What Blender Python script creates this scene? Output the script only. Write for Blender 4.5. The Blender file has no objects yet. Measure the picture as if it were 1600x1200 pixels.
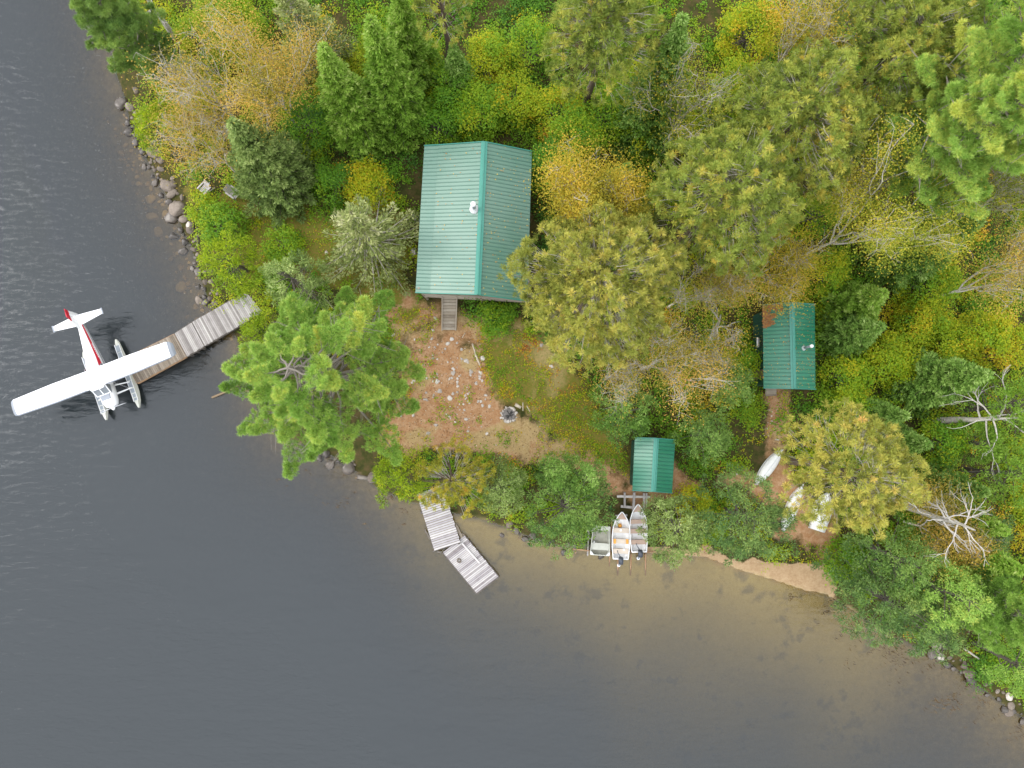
import bpy, math, random
import numpy as np
from mathutils import Vector, Matrix

SC = bpy.context.scene
COL = SC.collection
R = math.radians
rng = np.random.default_rng(7)
random.seed(7)

# ------------------------------------------------------------------ camera, sky, sun
H = 47.0            # camera height above the lake, metres
F = 1111.0          # focal length in photo pixels (1600 px wide)
TILT = math.atan(60.0 / F)
cam_d = bpy.data.cameras.new('camera')
cam = bpy.data.objects.new('camera', cam_d); COL.objects.link(cam)
cam.location = (0, 0, H); cam.rotation_euler = (TILT, 0, 0)
cam_d.sensor_width = 36.0; cam_d.lens = 36.0 * F / 1600.0
cam_d.clip_start = 0.5; cam_d.clip_end = 2000
SC.camera = cam

SUN_EL, SUN_AZ = R(30), R(-80)      # soft light from the west (left of the picture)
W = bpy.data.worlds.new('World'); SC.world = W; W.use_nodes = True
nt = W.node_tree; nt.nodes.clear()
sky = nt.nodes.new('ShaderNodeTexSky'); sky.sky_type = 'NISHITA'; sky.sun_disc = False
sky.sun_elevation = SUN_EL; sky.sun_rotation = SUN_AZ; sky.dust_density = 0.5; sky.air_density = 1.0
hs = nt.nodes.new('ShaderNodeHueSaturation'); hs.inputs['Saturation'].default_value = 0.12
nt.links.new(sky.outputs[0], hs.inputs['Color'])
# cloud deck: even grey mixed over the clear-sky radiance
cl = nt.nodes.new('ShaderNodeMix'); cl.data_type = 'RGBA'; cl.inputs[0].default_value = 0.75; cl.inputs[7].default_value = (5.6, 5.75, 6.0, 1)
nt.links.new(hs.outputs[0], cl.inputs[6])
# overcast: the zenith is brighter than the horizon
tc = nt.nodes.new('ShaderNodeTexCoord'); sx = nt.nodes.new('ShaderNodeSeparateXYZ')
nt.links.new(tc.outputs['Generated'], sx.inputs[0])
mr = nt.nodes.new('ShaderNodeMapRange'); mr.inputs['To Min'].default_value = 0.3; mr.inputs['To Max'].default_value = 2.1
nt.links.new(sx.outputs['Z'], mr.inputs['Value'])
vm = nt.nodes.new('ShaderNodeVectorMath'); vm.operation = 'SCALE'
nt.links.new(cl.outputs[2], vm.inputs[0]); nt.links.new(mr.outputs[0], vm.inputs['Scale'])
bg = nt.nodes.new('ShaderNodeBackground'); bg.inputs['Strength'].default_value = 0.15
nt.links.new(vm.outputs[0], bg.inputs['Color'])
wo = nt.nodes.new('ShaderNodeOutputWorld'); nt.links.new(bg.outputs[0], wo.inputs['Surface'])

sun_d = bpy.data.lights.new('sun', 'SUN'); sun_d.energy = 1.2; sun_d.angle = R(22); sun_d.color = (1.0, 0.97, 0.92)
sun = bpy.data.objects.new('sun', sun_d); COL.objects.link(sun)
sd = Vector((math.sin(SUN_AZ) * math.cos(SUN_EL), math.cos(SUN_AZ) * math.cos(SUN_EL), math.sin(SUN_EL)))
sun.rotation_euler = sd.to_track_quat('Z', 'Y').to_euler()

SC.view_settings.view_transform = 'Standard'; SC.view_settings.look = 'None'
SC.view_settings.exposure = 0.95; SC.view_settings.gamma = 1.0
SC.cycles.max_bounces = 6; SC.cycles.diffuse_bounces = 3; SC.cycles.glossy_bounces = 3
SC.cycles.transmission_bounces = 3; SC.cycles.transparent_max_bounces = 8
SC.cycles.use_denoising = True

# ------------------------------------------------------------------ photo pixel <-> world at a known height
_ca, _sa = math.cos(TILT), math.sin(TILT)
def P(px, py, z=0.0):
    xc, yc = (px - 800) / F, -(py - 600) / F
    dy, dz = yc * _ca + _sa, yc * _sa - _ca
    t = (z - H) / dz
    return Vector((t * xc, t * dy, z))
def PN(px, py, z):
    px, py, z = np.asarray(px, float), np.asarray(py, float), np.asarray(z, float)
    xc, yc = (px - 800) / F, -(py - 600) / F
    t = (z - H) / (yc * _sa - _ca)
    return np.stack([t * xc, t * (yc * _ca + _sa)], -1)
def Q(x, y, z=0.0):
    x, y, z = np.asarray(x, float), np.asarray(y, float), np.asarray(z, float) - H
    yc = y * _ca + z * _sa; zc = -y * _sa + z * _ca
    return 800 + F * x / -zc, 600 - F * yc / -zc

# ------------------------------------------------------------------ noise and polygons
def vnoise(x, y, scale, seed=0):
    x = np.asarray(x, float) / scale + 137.3; y = np.asarray(y, float) / scale + 91.7
    ix, iy = np.floor(x).astype(np.int64), np.floor(y).astype(np.int64)
    fx, fy = x - ix, y - iy
    fx, fy = fx * fx * (3 - 2 * fx), fy * fy * (3 - 2 * fy)
    def h(a, b):
        n = (a * 374761393 + b * 668265263 + seed * 974634777) & 0xFFFFFFFF
        n = ((n ^ (n >> 13)) * 1274126177) & 0xFFFFFFFF
        return ((n ^ (n >> 16)) & 0xFFFF) / 65535.0
    a, b, c, d = h(ix, iy), h(ix + 1, iy), h(ix, iy + 1), h(ix + 1, iy + 1)
    return a + (b - a) * fx + (c - a) * fy + (a - b - c + d) * fx * fy
def fbm(x, y, scale, seed=0, oct=3):
    s, a, n = 0, 1.0, 0
    for i in range(oct):
        s = s + a * vnoise(x, y, scale / 2 ** i, seed + i); n += a; a *= 0.5
    return s / n
def inpoly(x, y, poly):
    x, y = np.asarray(x, float), np.asarray(y, float)
    r = np.zeros(x.shape, bool); n = len(poly)
    for i in range(n):
        (x0, y0), (x1, y1) = poly[i], poly[(i + 1) % n]
        if y0 == y1: continue
        c = ((y0 > y) != (y1 > y)) & (x < (x1 - x0) * (y - y0) / (y1 - y0) + x0)
        r ^= c
    return r
def segdist(x, y, line):
    d = np.full(np.asarray(x).shape, 1e9)
    for (x0, y0), (x1, y1) in zip(line[:-1], line[1:]):
        dx, dy = x1 - x0, y1 - y0
        t = np.clip(((x - x0) * dx + (y - y0) * dy) / (dx * dx + dy * dy + 1e-12), 0, 1)
        d = np.minimum(d, np.hypot(x - x0 - t * dx, y - y0 - t * dy))
    return d
def polysd(x, y, poly):     # signed distance, positive inside
    d = segdist(x, y, list(poly) + [poly[0]])
    return np.where(inpoly(x, y, poly), d, -d)
def sstep(a, b, v):
    t = np.clip((v - a) / (b - a), 0, 1); return t * t * (3 - 2 * t)

# shoreline in photo pixels, at lake level
SHORE_PX = [(60, -400), (140, -120), (158, 0), (172, 60), (184, 120), (196, 152), (204, 190), (222, 232), (240, 268), (258, 300),
            (272, 330), (292, 370), (306, 405), (316, 440), (326, 468), (338, 488), (356, 500), (366, 516), (376, 545), (390, 585), (405, 640), (440, 680),
            (490, 700), (520, 712), (560, 738), (590, 762), (640, 782), (690, 796), (740, 806), (790, 822), (830, 838), (880, 852),
            (930, 852), (970, 855), (1015, 862), (1060, 866), (1100, 868), (1160, 890), (1215, 906), (1262, 922), (1290, 926), (1320, 944), (1360, 968),
            (1400, 992), (1440, 1012), (1478, 1030), (1510, 1056), (1545, 1082), (1575, 1104), (1610, 1126), (1800, 1230), (2400, 1500)]
SHORE = [tuple(p) for p in PN([a for a, b in SHORE_PX], [b for a, b in SHORE_PX], np.zeros(len(SHORE_PX)))]
LAND = [(-45, 400)] + SHORE + [(400, -90), (400, 400)]
def shore_d(x, y):
    x, y = np.asarray(x, float), np.asarray(y, float)
    d = segdist(x, y, [(-45, 400)] + SHORE + [(400, -90)])
    return np.where(inpoly(x, y, LAND), d, -d)
def gz(x, y, d=None):
    x, y = np.asarray(x, float), np.asarray(y, float)
    if d is None: d = shore_d(x, y)
    px, py = Q(x, y)
    dl = np.maximum(d, 0)
    land = 0.85 * (1 - np.exp(-dl / 2.2)) + 0.03 * np.minimum(dl, 40) + 0.10 * (fbm(x, y, 3.0, 5) - .5) * np.minimum(dl, 1)
    land = land * (1 - .72 * sstep(-16, 6, polysd(px, py, [(912, 786), (1022, 786), (1022, 885), (912, 885)])))      # cut slip for the boats
    s = 0.30 + (0.125 - 0.30) * sstep(430, 700, px)          # steep lake bed in the west, sandbank in the south-east
    s = s + (0.075 - s) * sstep(850, 1000, px) + 0.06 * sstep(1300, 1500, px)
    dw = np.maximum(-d, 0)
    s = s * (0.8 + 0.5 * fbm(x, y, 5.0, 11)) * (1 + dw * 0.04)
    bed = -7 * (1 - np.exp(-s * dw / 7))
    return np.where(d > 0, land, bed)
def G(x, y): return float(gz(np.array([x]), np.array([y]))[0])
def onland(px, py):          # world point on the ground seen at this pixel
    z = 0.5
    for _ in range(5):
        p = P(px, py, z); z = G(p.x, p.y)
    return Vector((p.x, p.y, z))

# ------------------------------------------------------------------ mesh helpers
def link_mesh(name, V, Fq, mat, parent=None, t=None, smooth=False, loc=None, pattrs=None):
    V = np.ascontiguousarray(V, dtype=np.float32); Fq = np.ascontiguousarray(Fq, dtype=np.int32)
    n, k = Fq.shape
    me = bpy.data.meshes.new(name)
    me.vertices.add(len(V)); me.vertices.foreach_set('co', V.ravel())
    me.loops.add(n * k); me.loops.foreach_set('vertex_index', Fq.ravel())
    me.polygons.add(n)
    me.polygons.foreach_set('loop_start', np.arange(0, n * k, k, dtype=np.int32))
    me.polygons.foreach_set('use_smooth', np.full(n, smooth, dtype=bool))
    if t is not None:
        a = me.attributes.new('t', 'FLOAT', 'FACE'); a.data.foreach_set('value', np.ascontiguousarray(t, dtype=np.float32))
    for nm, vals in (pattrs or {}).items():
        a = me.attributes.new(nm, 'FLOAT', 'POINT'); a.data.foreach_set('value', np.ascontiguousarray(vals, dtype=np.float32))
    me.update(calc_edges=True)
    me.materials.append(mat)
    o = bpy.data.objects.new(name, me); COL.objects.link(o)
    if parent is not None: o.parent = parent
    if loc is not None: o.location = loc
    return o

class MB:
    """collects boxes, bars, tubes and lofts; build() links them as ONE mesh"""
    def __init__(s): s.v = []; s.f = []; s.t = []
    def add(s, verts, faces, t=0.5):
        o = len(s.v); s.v += [tuple(q) for q in verts]; s.f += [tuple(i + o for i in f) for f in faces]; s.t += [t] * len(faces); return s
    def box(s, c, size, M=None, t=0.5):
        hx, hy, hz = size[0] / 2, size[1] / 2, size[2] / 2
        vs = [Vector((x * hx, y * hy, z * hz)) for z in (-1, 1) for y in (-1, 1) for x in (-1, 1)]
        if M is not None: vs = [M @ q for q in vs]
        c = Vector(c)
        return s.add([q + c for q in vs], [(0, 2, 3, 1), (4, 5, 7, 6), (0, 1, 5, 4), (2, 6, 7, 3), (0, 4, 6, 2), (1, 3, 7, 5)], t)
    def bar(s, p, q, w, h, up=(0, 0, 1), t=0.5):
        p, q = Vector(p), Vector(q); d = q - p; L = d.length; x = d.normalized(); u = Vector(up)
        y = u.cross(x)
        if y.length < 1e-4: y = Vector((0, 1, 0)).cross(x)
        y.normalize(); z = x.cross(y)
        M = Matrix((x, y, z)).transposed()
        return s.box((p + q) / 2, (L, w, h), M, t)
    def tube(s, pts, rads, n=8, t=0.5, cap=True):
        pts = [Vector(p) for p in pts]
        if not hasattr(rads, '__len__'): rads = [rads] * len(pts)
        vs, fs = [], []
        for i, p in enumerate(pts):
            d = (pts[min(i + 1, len(pts) - 1)] - pts[max(i - 1, 0)]).normalized()
            a = Vector((0, 0, 1)) if abs(d.z) < .9 else Vector((1, 0, 0))
            x = a.cross(d).normalized(); y = d.cross(x)
            for k in range(n):
                w = 2 * math.pi * k / n; vs.append(p + (x * math.cos(w) + y * math.sin(w)) * rads[i])
        for i in range(len(pts) - 1):
            for k in range(n):
                a, b = i * n + k, i * n + (k + 1) % n; fs.append((a, b, b + n, a + n))
        if cap: fs.append(tuple(range(n))[::-1]); fs.append(tuple((len(pts) - 1) * n + k for k in range(n)))
        return s.add(vs, fs, t)
    def loft(s, secs, cap=True, closed=True, t=0.5):
        n = len(secs[0]); vs = [q for sec in secs for q in sec]; fs = []
        for i in range(len(secs) - 1):
            for k in range(n if closed else n - 1):
                a, b = i * n + k, i * n + (k + 1) % n; fs.append((a, b, b + n, a + n))
        if cap and closed: fs.append(tuple(range(n))[::-1]); fs.append(tuple((len(secs) - 1) * n + k for k in range(n)))
        return s.add(vs, fs, t)
    def prism(s, poly, z0, z1, t=0.5):
        n = len(poly)
        vs = [(x, y, z0) for x, y in poly] + [(x, y, z1) for x, y in poly]
        return s.add(vs, [tuple(range(n))[::-1], tuple(range(n, 2 * n))] + [(k, (k + 1) % n, (k + 1) % n + n, k + n) for k in range(n)], t)
    def lathe(s, c, prof, n=12, t=0.5):
        c = Vector(c); secs = [[c + Vector((r * math.cos(2 * math.pi * k / n), r * math.sin(2 * math.pi * k / n), z)) for k in range(n)] for r, z in prof]
        return s.loft(secs, t=t)
    def build(s, name, mat, parent=None, smooth=False, origin=None):
        me = bpy.data.meshes.new(name); o0 = Vector(origin) if origin is not None else Vector((0, 0, 0))
        me.from_pydata([tuple(Vector(q) - o0) for q in s.v], [], s.f)
        a = me.attributes.new('t', 'FLOAT', 'FACE'); a.data.foreach_set('value', np.array(s.t, dtype=np.float32))
        if smooth: me.polygons.foreach_set('use_smooth', [True] * len(me.polygons))
        me.materials.append(mat)
        o = bpy.data.objects.new(name, me); COL.objects.link(o)
        if parent is not None: o.parent = parent
        elif origin is not None: o.location = o0
        return o

def tag(o, label=None, cat=None, group=None, kind=None):
    if label: o['label'] = label
    if cat: o['category'] = cat
    if group: o['group'] = group
    if kind: o['kind'] = kind
    return o
def thing(name, label, cat, loc, rz=0.0, group=None):
    o = bpy.data.objects.new(name, None); COL.objects.link(o); o.empty_display_size = 0.3
    o.location = loc; o.rotation_euler = (0, 0, rz)
    return tag(o, label, cat, group)

# ------------------------------------------------------------------ materials
def new_mat(name):
    m = bpy.data.materials.new(name); m.use_nodes = True
    n = m.node_tree; n.nodes.clear()
    out = n.nodes.new('ShaderNodeOutputMaterial')
    return m, n, out
def N(n, typ, **kw):
    o = n.nodes.new(typ)
    for k, v in kw.items():
        if k in o.inputs: o.inputs[k].default_value = v
        else: setattr(o, k, v)
    return o
def ramp(n, stops, src):
    r = n.nodes.new('ShaderNodeValToRGB'); e = r.color_ramp.elements
    while len(e) < len(stops): e.new(0.5)
    for el, (p, c) in zip(e, stops): el.position = p; el.color = (*c, 1)
    n.links.new(src, r.inputs[0]); return r
def math_n(n, op, a, b):
    m = n.nodes.new('ShaderNodeMath'); m.operation = op
    for i, q in enumerate((a, b)):
        if isinstance(q, (int, float)): m.inputs[i].default_value = q
        else: n.links.new(q, m.inputs[i])
    return m.outputs[0]
def mixc(n, fac, a, b, mode='MIX'):
    m = n.nodes.new('ShaderNodeMix'); m.data_type = 'RGBA'; m.blend_type = mode
    for k, q in ((0, fac), (6, a), (7, b)):
        if hasattr(q, 'is_linked'): n.links.new(q, m.inputs[k])
        elif k == 0: m.inputs[0].default_value = q
        else: m.inputs[k].default_value = (*q, 1)
    return m.outputs[2]

def foliage(name, stops, trans=0.35, rand=0.12, gain=1.7):
    m, n, out = new_mat(name)
    at = N(n, 'ShaderNodeAttribute', attribute_name='t')
    oi = n.nodes.new('ShaderNodeObjectInfo')
    v = math_n(n, 'ADD', at.outputs['Fac'], math_n(n, 'MULTIPLY', math_n(n, 'SUBTRACT', oi.outputs['Random'], 0.5), rand))
    stops = [(p, tuple(min(.9, c * gain) for c in col)) for p, col in stops]
    c = ramp(n, stops, v).outputs[0]
    b = N(n, 'ShaderNodeBsdfPrincipled', Roughness=0.55); b.inputs['Specular IOR Level'].default_value = 0.25
    n.links.new(c, b.inputs['Base Color'])
    tr = n.nodes.new('ShaderNodeBsdfTranslucent'); n.links.new(c, tr.inputs['Color'])
    mx = N(n, 'ShaderNodeMixShader'); mx.inputs[0].default_value = trans + .05
    n.links.new(b.outputs[0], mx.inputs[1]); n.links.new(tr.outputs[0], mx.inputs[2]); n.links.new(mx.outputs[0], out.inputs[0])
    return m
def surf(name, stops, rough=0.6, scale=4.0, detail=6.0, spec=0.4, tmix=0.5, stretch=(1, 1, 1), bump=0.0, metal=0.0):
    """colour from noise mixed with the per-face value t"""
    m, n, out = new_mat(name)
    tcn = n.nodes.new('ShaderNodeTexCoord'); mp = n.nodes.new('ShaderNodeMapping'); mp.inputs['Scale'].default_value = stretch
    n.links.new(tcn.outputs['Object'], mp.inputs[0])
    no = N(n, 'ShaderNodeTexNoise', Scale=scale, Detail=detail); n.links.new(mp.outputs[0], no.inputs['Vector'])
    at = N(n, 'ShaderNodeAttribute', attribute_name='t')
    v = math_n(n, 'ADD', math_n(n, 'MULTIPLY', no.outputs[0], 1 - tmix), math_n(n, 'MULTIPLY', at.outputs['Fac'], tmix))
    c = ramp(n, stops, v).outputs[0]
    b = N(n, 'ShaderNodeBsdfPrincipled', Roughness=rough, Metallic=metal); b.inputs['Specular IOR Level'].default_value = spec
    n.links.new(c, b.inputs['Base Color'])
    if bump:
        bp = N(n, 'ShaderNodeBump', Strength=bump, Distance=0.05); n.links.new(no.outputs[0], bp.inputs['Height']); n.links.new(bp.outputs[0], b.inputs['Normal'])
    n.links.new(b.outputs[0], out.inputs[0])
    return m

M = {}
M['red_pine'] = foliage('red_pine_needles', gain=1.8, stops=[(0, (.06, .07, .012)), (.3, (.165, .185, .032)), (.58, (.29, .275, .055)), (.85, (.36, .305, .07)), (1, (.42, .25, .08))], trans=.3)
M['red_pine_green'] = foliage('red_pine_green_needles', [(0, (.05, .075, .012)), (.35, (.15, .195, .032)), (.65, (.275, .285, .052)), (1, (.42, .30, .05))], .3)
M['orange_pine'] = foliage('orange_pine_needles', [(0, (.06, .065, .008)), (.4, (.21, .215, .022)), (.7, (.33, .275, .035)), (1, (.42, .24, .05))], .3)
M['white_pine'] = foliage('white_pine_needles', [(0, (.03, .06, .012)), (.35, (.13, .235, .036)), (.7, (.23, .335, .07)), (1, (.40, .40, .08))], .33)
M['soft_pine'] = foliage('soft_pine_needles', [(0, (.02, .07, .018)), (.4, (.095, .165, .034)), (.75, (.18, .26, .06)), (1, (.24, .32, .05))], .3)
M['spruce'] = foliage('spruce_needles', [(0, (.035, .075, .008)), (.4, (.12, .22, .022)), (.75, (.21, .31, .05)), (1, (.30, .36, .11))], .35)
M['blue_spruce'] = foliage('blue_spruce_needles', [(0, (.03, .065, .014)), (.4, (.095, .18, .028)), (.75, (.18, .27, .06)), (1, (.30, .38, .14))], .3)
M['cedar'] = foliage('cedar_sprays', [(0, (.022, .05, .015)), (.4, (.07, .13, .035)), (.75, (.15, .22, .06)), (1, (.26, .29, .08))], .3)
M['pale_fir'] = foliage('pale_fir_needles', [(0, (.035, .06, .016)), (.4, (.12, .175, .045)), (.75, (.23, .29, .09)), (1, (.36, .40, .17))], .3)
M['bright_cedar'] = foliage('bright_cedar_sprays', [(0, (.04, .08, .005)), (.4, (.15, .22, .008)), (.75, (.27, .32, .014)), (1, (.42, .27, .03))], .3)
M['grey_spruce'] = foliage('lichened_needles', [(0, (.07, .08, .025)), (.4, (.13, .165, .045)), (.75, (.23, .25, .09)), (1, (.34, .34, .18))], .2)
M['birch_leaf'] = foliage('birch_leaves', [(0, (.09, .10, .014)), (.35, (.22, .185, .026)), (.7, (.36, .25, .045)), (1, (.44, .23, .06))], .35)
M['birch_leaf_green'] = foliage('yellow_green_leaves', [(0, (.06, .09, .008)), (.35, (.15, .18, .014)), (.7, (.28, .255, .022)), (1, (.42, .28, .04))], .35)
M['gold_leaf'] = foliage('golden_leaves', [(0, (.08, .085, .01)), (.35, (.21, .185, .016)), (.7, (.34, .25, .024)), (1, (.45, .25, .035))], .35)
M['under_leaf'] = foliage('undergrowth_leaves', [(0, (.02, .065, .010)), (.3, (.075, .175, .010)), (.52, (.16, .235, .008)), (.7, (.29, .28, .008)), (.86, (.40, .25, .015)), (1, (.28, .09, .03))], .35, 0)
M['litter'] = foliage('leaf_litter', [(0, (.16, .07, .03)), (.5, (.30, .15, .05)), (1, (.45, .32, .06))], .1, 0)
M['chips'] = foliage('ground_chips', [(0, (.07, .035, .016)), (.45, (.20, .10, .045)), (.75, (.30, .22, .12)), (1, (.46, .40, .30))], .0, 0, 1.0)
M['bark_grey'] = surf('grey_bark', [(.3, (.10, .085, .07)), (.7, (.26, .23, .20))], .9, 9, stretch=(1, 1, .3), bump=.4)
M['bark_pine'] = surf('pine_bark', [(.3, (.12, .085, .065)), (.7, (.27, .20, .165))], .9, 9, stretch=(1, 1, .3), bump=.4)
M['bark_pale'] = surf('pale_limb_bark', [(.3, (.19, .165, .14)), (.7, (.40, .36, .31))], .9, 9, stretch=(1, 1, .3), bump=.3)
M['bark_white'] = surf('white_bark', [(.3, (.48, .44, .38)), (.6, (.78, .73, .66))], .8, 7, tmix=.2)
M['snag_wood'] = surf('bleached_snag_wood', [(.3, (.40, .37, .33)), (.7, (.66, .62, .57))], .85, 8, tmix=.2)
M['dead_wood'] = surf('dead_grey_wood', [(.3, (.28, .25, .21)), (.7, (.55, .51, .45))], .85, 8, tmix=.2)

def wood(name, dark, mid, light, scale=3.0):
    return surf(name, [(.2, dark), (.5, mid), (.85, light)], .8, scale, 8, .2, .62, (1, 1, 1), .15)
M['dock_wood'] = wood('weathered_dock_wood', (.20, .18, .17), (.345, .32, .305), (.47, .445, .42))
M['dock_tan'] = wood('tan_dock_wood', (.16, .13, .10), (.26, .215, .17), (.34, .29, .235))
M['dock_pale'] = wood('pale_dock_wood', (.20, .175, .18), (.37, .345, .35), (.50, .475, .465))
M['dock_gap'] = surf('dark_dock_beam', [(.3, (.06, .05, .045)), (.7, (.14, .12, .10))], .9, 6)
M['deck_wood'] = wood('weathered_deck_wood', (.17, .135, .105), (.30, .255, .20), (.42, .37, .31))
M['rail_wood'] = wood('brown_pole_wood', (.20, .11, .06), (.34, .21, .12), (.44, .30, .19))
M['siding_green'] = surf('dark_green_siding', [(.3, (.012, .05, .035)), (.7, (.025, .085, .06))], .6, 5, stretch=(1, 1, .2))
M['siding_brown'] = wood('brown_siding', (.12, .085, .055), (.22, .16, .10), (.30, .23, .16))
M['window_glass'] = surf('window_glass', [(.3, (.02, .025, .03)), (.7, (.05, .06, .07))], .08, 2, spec=.8)
def roof_mat(name, a, b, rough=.36, coat=.0):
    m, n, out = new_mat(name)
    tcn = n.nodes.new('ShaderNodeTexCoord')
    no = N(n, 'ShaderNodeTexNoise', Scale=.55, Detail=6.0); n.links.new(tcn.outputs['Object'], no.inputs['Vector'])
    n2 = N(n, 'ShaderNodeTexNoise', Scale=9.0, Detail=4.0); n.links.new(tcn.outputs['Object'], n2.inputs['Vector'])
    v = math_n(n, 'ADD', math_n(n, 'MULTIPLY', no.outputs[0], .75), math_n(n, 'MULTIPLY', n2.outputs[0], .25))
    c = ramp(n, [(.3, a), (.7, b)], v).outputs[0]
    at = N(n, 'ShaderNodeAttribute', attribute_name='t')      # ribs of the sheet carry a darker line: side shading put into the colour
    c = mixc(n, at.outputs['Fac'], c, (.02, .10, .08))
    bs = N(n, 'ShaderNodeBsdfPrincipled', Roughness=rough); bs.inputs['Specular IOR Level'].default_value = 1.0
    n.links.new(c, bs.inputs['Base Color'])
    rr = n.nodes.new('ShaderNodeMapRange'); rr.inputs['To Min'].default_value = rough - .08; rr.inputs['To Max'].default_value = rough + .14
    n.links.new(no.outputs[0], rr.inputs['Value']); n.links.new(rr.outputs[0], bs.inputs['Roughness'])
    n.links.new(bs.outputs[0], out.inputs[0]); return m
M['roof_big'] = roof_mat('faded_green_steel_roof', (.075, .185, .13), (.12, .22, .165))
M['roof_small'] = roof_mat('green_steel_roof', (.007, .145, .075), (.014, .19, .11))
M['ridge'] = surf('ridge_flashing', [(.3, (.035, .20, .15)), (.7, (.06, .24, .19))], .4, 1.5)
M['galv'] = surf('galvanised_metal', [(.3, (.55, .56, .58)), (.7, (.80, .80, .82))], .35, 6, spec=.6)
M['pipe_dark'] = surf('dull_pipe_metal', [(.3, (.20, .22, .25)), (.7, (.34, .36, .40))], .4, 6, spec=.6)
M['white_paint'] = surf('white_paint', [(.3, (.78, .78, .79)), (.7, (.86, .86, .87))], .35, 3)
M['plane_white'] = surf('aircraft_white', [(.3, (.84, .84, .86)), (.7, (.90, .90, .91))], .25, 2)
M['plane_red'] = surf('aircraft_red', [(.3, (.50, .015, .03)), (.7, (.62, .02, .045))], .3, 2)
M['plane_grey'] = surf('aircraft_grey', [(.3, (.22, .24, .28)), (.7, (.30, .32, .36))], .4, 3)
M['plane_glass'] = surf('windscreen', [(.3, (.14, .16, .18)), (.7, (.24, .26, .28))], .12, 2, spec=.8)
M['float_side'] = surf('float_side', [(.3, (.46, .46, .40)), (.7, (.60, .60, .54))], .45, 3)
M['float_deck'] = surf('float_deck_panels', [(.3, (.17, .20, .23)), (.7, (.28, .31, .34))], .55, 5)
M['boat_white'] = surf('boat_aluminium', [(.3, (.74, .74, .75)), (.7, (.90, .90, .90))], .4, 3, spec=.6)
M['boat_green'] = surf('olive_grey_hull', [(.3, (.34, .345, .30)), (.7, (.48, .485, .43))], .5, 3)
M['boat_green_in'] = surf('olive_grey_floor', [(.3, (.24, .235, .19)), (.7, (.38, .37, .30))], .6, 4)
M['seat_wood'] = wood('boat_seat_wood', (.42, .34, .27), (.56, .48, .40), (.66, .59, .51))
M['seat_brown'] = wood('brown_seat_wood', (.25, .16, .12), (.40, .29, .23), (.50, .38, .30))
M['orange'] = surf('orange_plastic', [(.3, (.60, .25, .03)), (.7, (.75, .36, .06))], .5, 5)
M['motor'] = surf('outboard_black', [(.3, (.03, .035, .045)), (.7, (.07, .08, .10))], .35, 6)
M['motor_leg'] = surf('outboard_leg', [(.3, (.17, .20, .24)), (.7, (.26, .29, .33))], .4, 6)
M['hull_white'] = surf('canoe_white', [(.3, (.72, .72, .70)), (.7, (.86, .86, .85))], .4, 3)
M['rock'] = surf('brown_rock', [(.2, (.075, .06, .05)), (.5, (.165, .135, .11)), (.8, (.30, .25, .21))], .85, 3.5, 8, .3, .5, bump=.4)
M['rock_wet'] = surf('wet_rock', [(.2, (.03, .027, .025)), (.5, (.08, .067, .057)), (.8, (.17, .14, .115))], .4, 3.5, 8, .5, .5, bump=.4)
M['rock_bed'] = surf('bed_rock', [(.2, (.20, .135, .07)), (.5, (.34, .235, .13)), (.8, (.50, .36, .20))], .8, 2.5, 8, .2, .5)
M['rock_pale'] = surf('pale_rock', [(.2, (.28, .235, .20)), (.5, (.50, .45, .40)), (.8, (.68, .63, .58))], .85, 5, 8, .3, .5, bump=.4)
M['ash'] = surf('ash_and_char', [(.3, (.08, .072, .07)), (.6, (.22, .20, .185)), (.8, (.38, .35, .32))], .95, 9)
M['stick'] = wood('bleached_stick', (.34, .27, .19), (.52, .44, .34), (.66, .58, .47))
M['weed'] = surf('brown_weed', [(.3, (.05, .028, .01)), (.7, (.12, .07, .02))], .7, 5)

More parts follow.
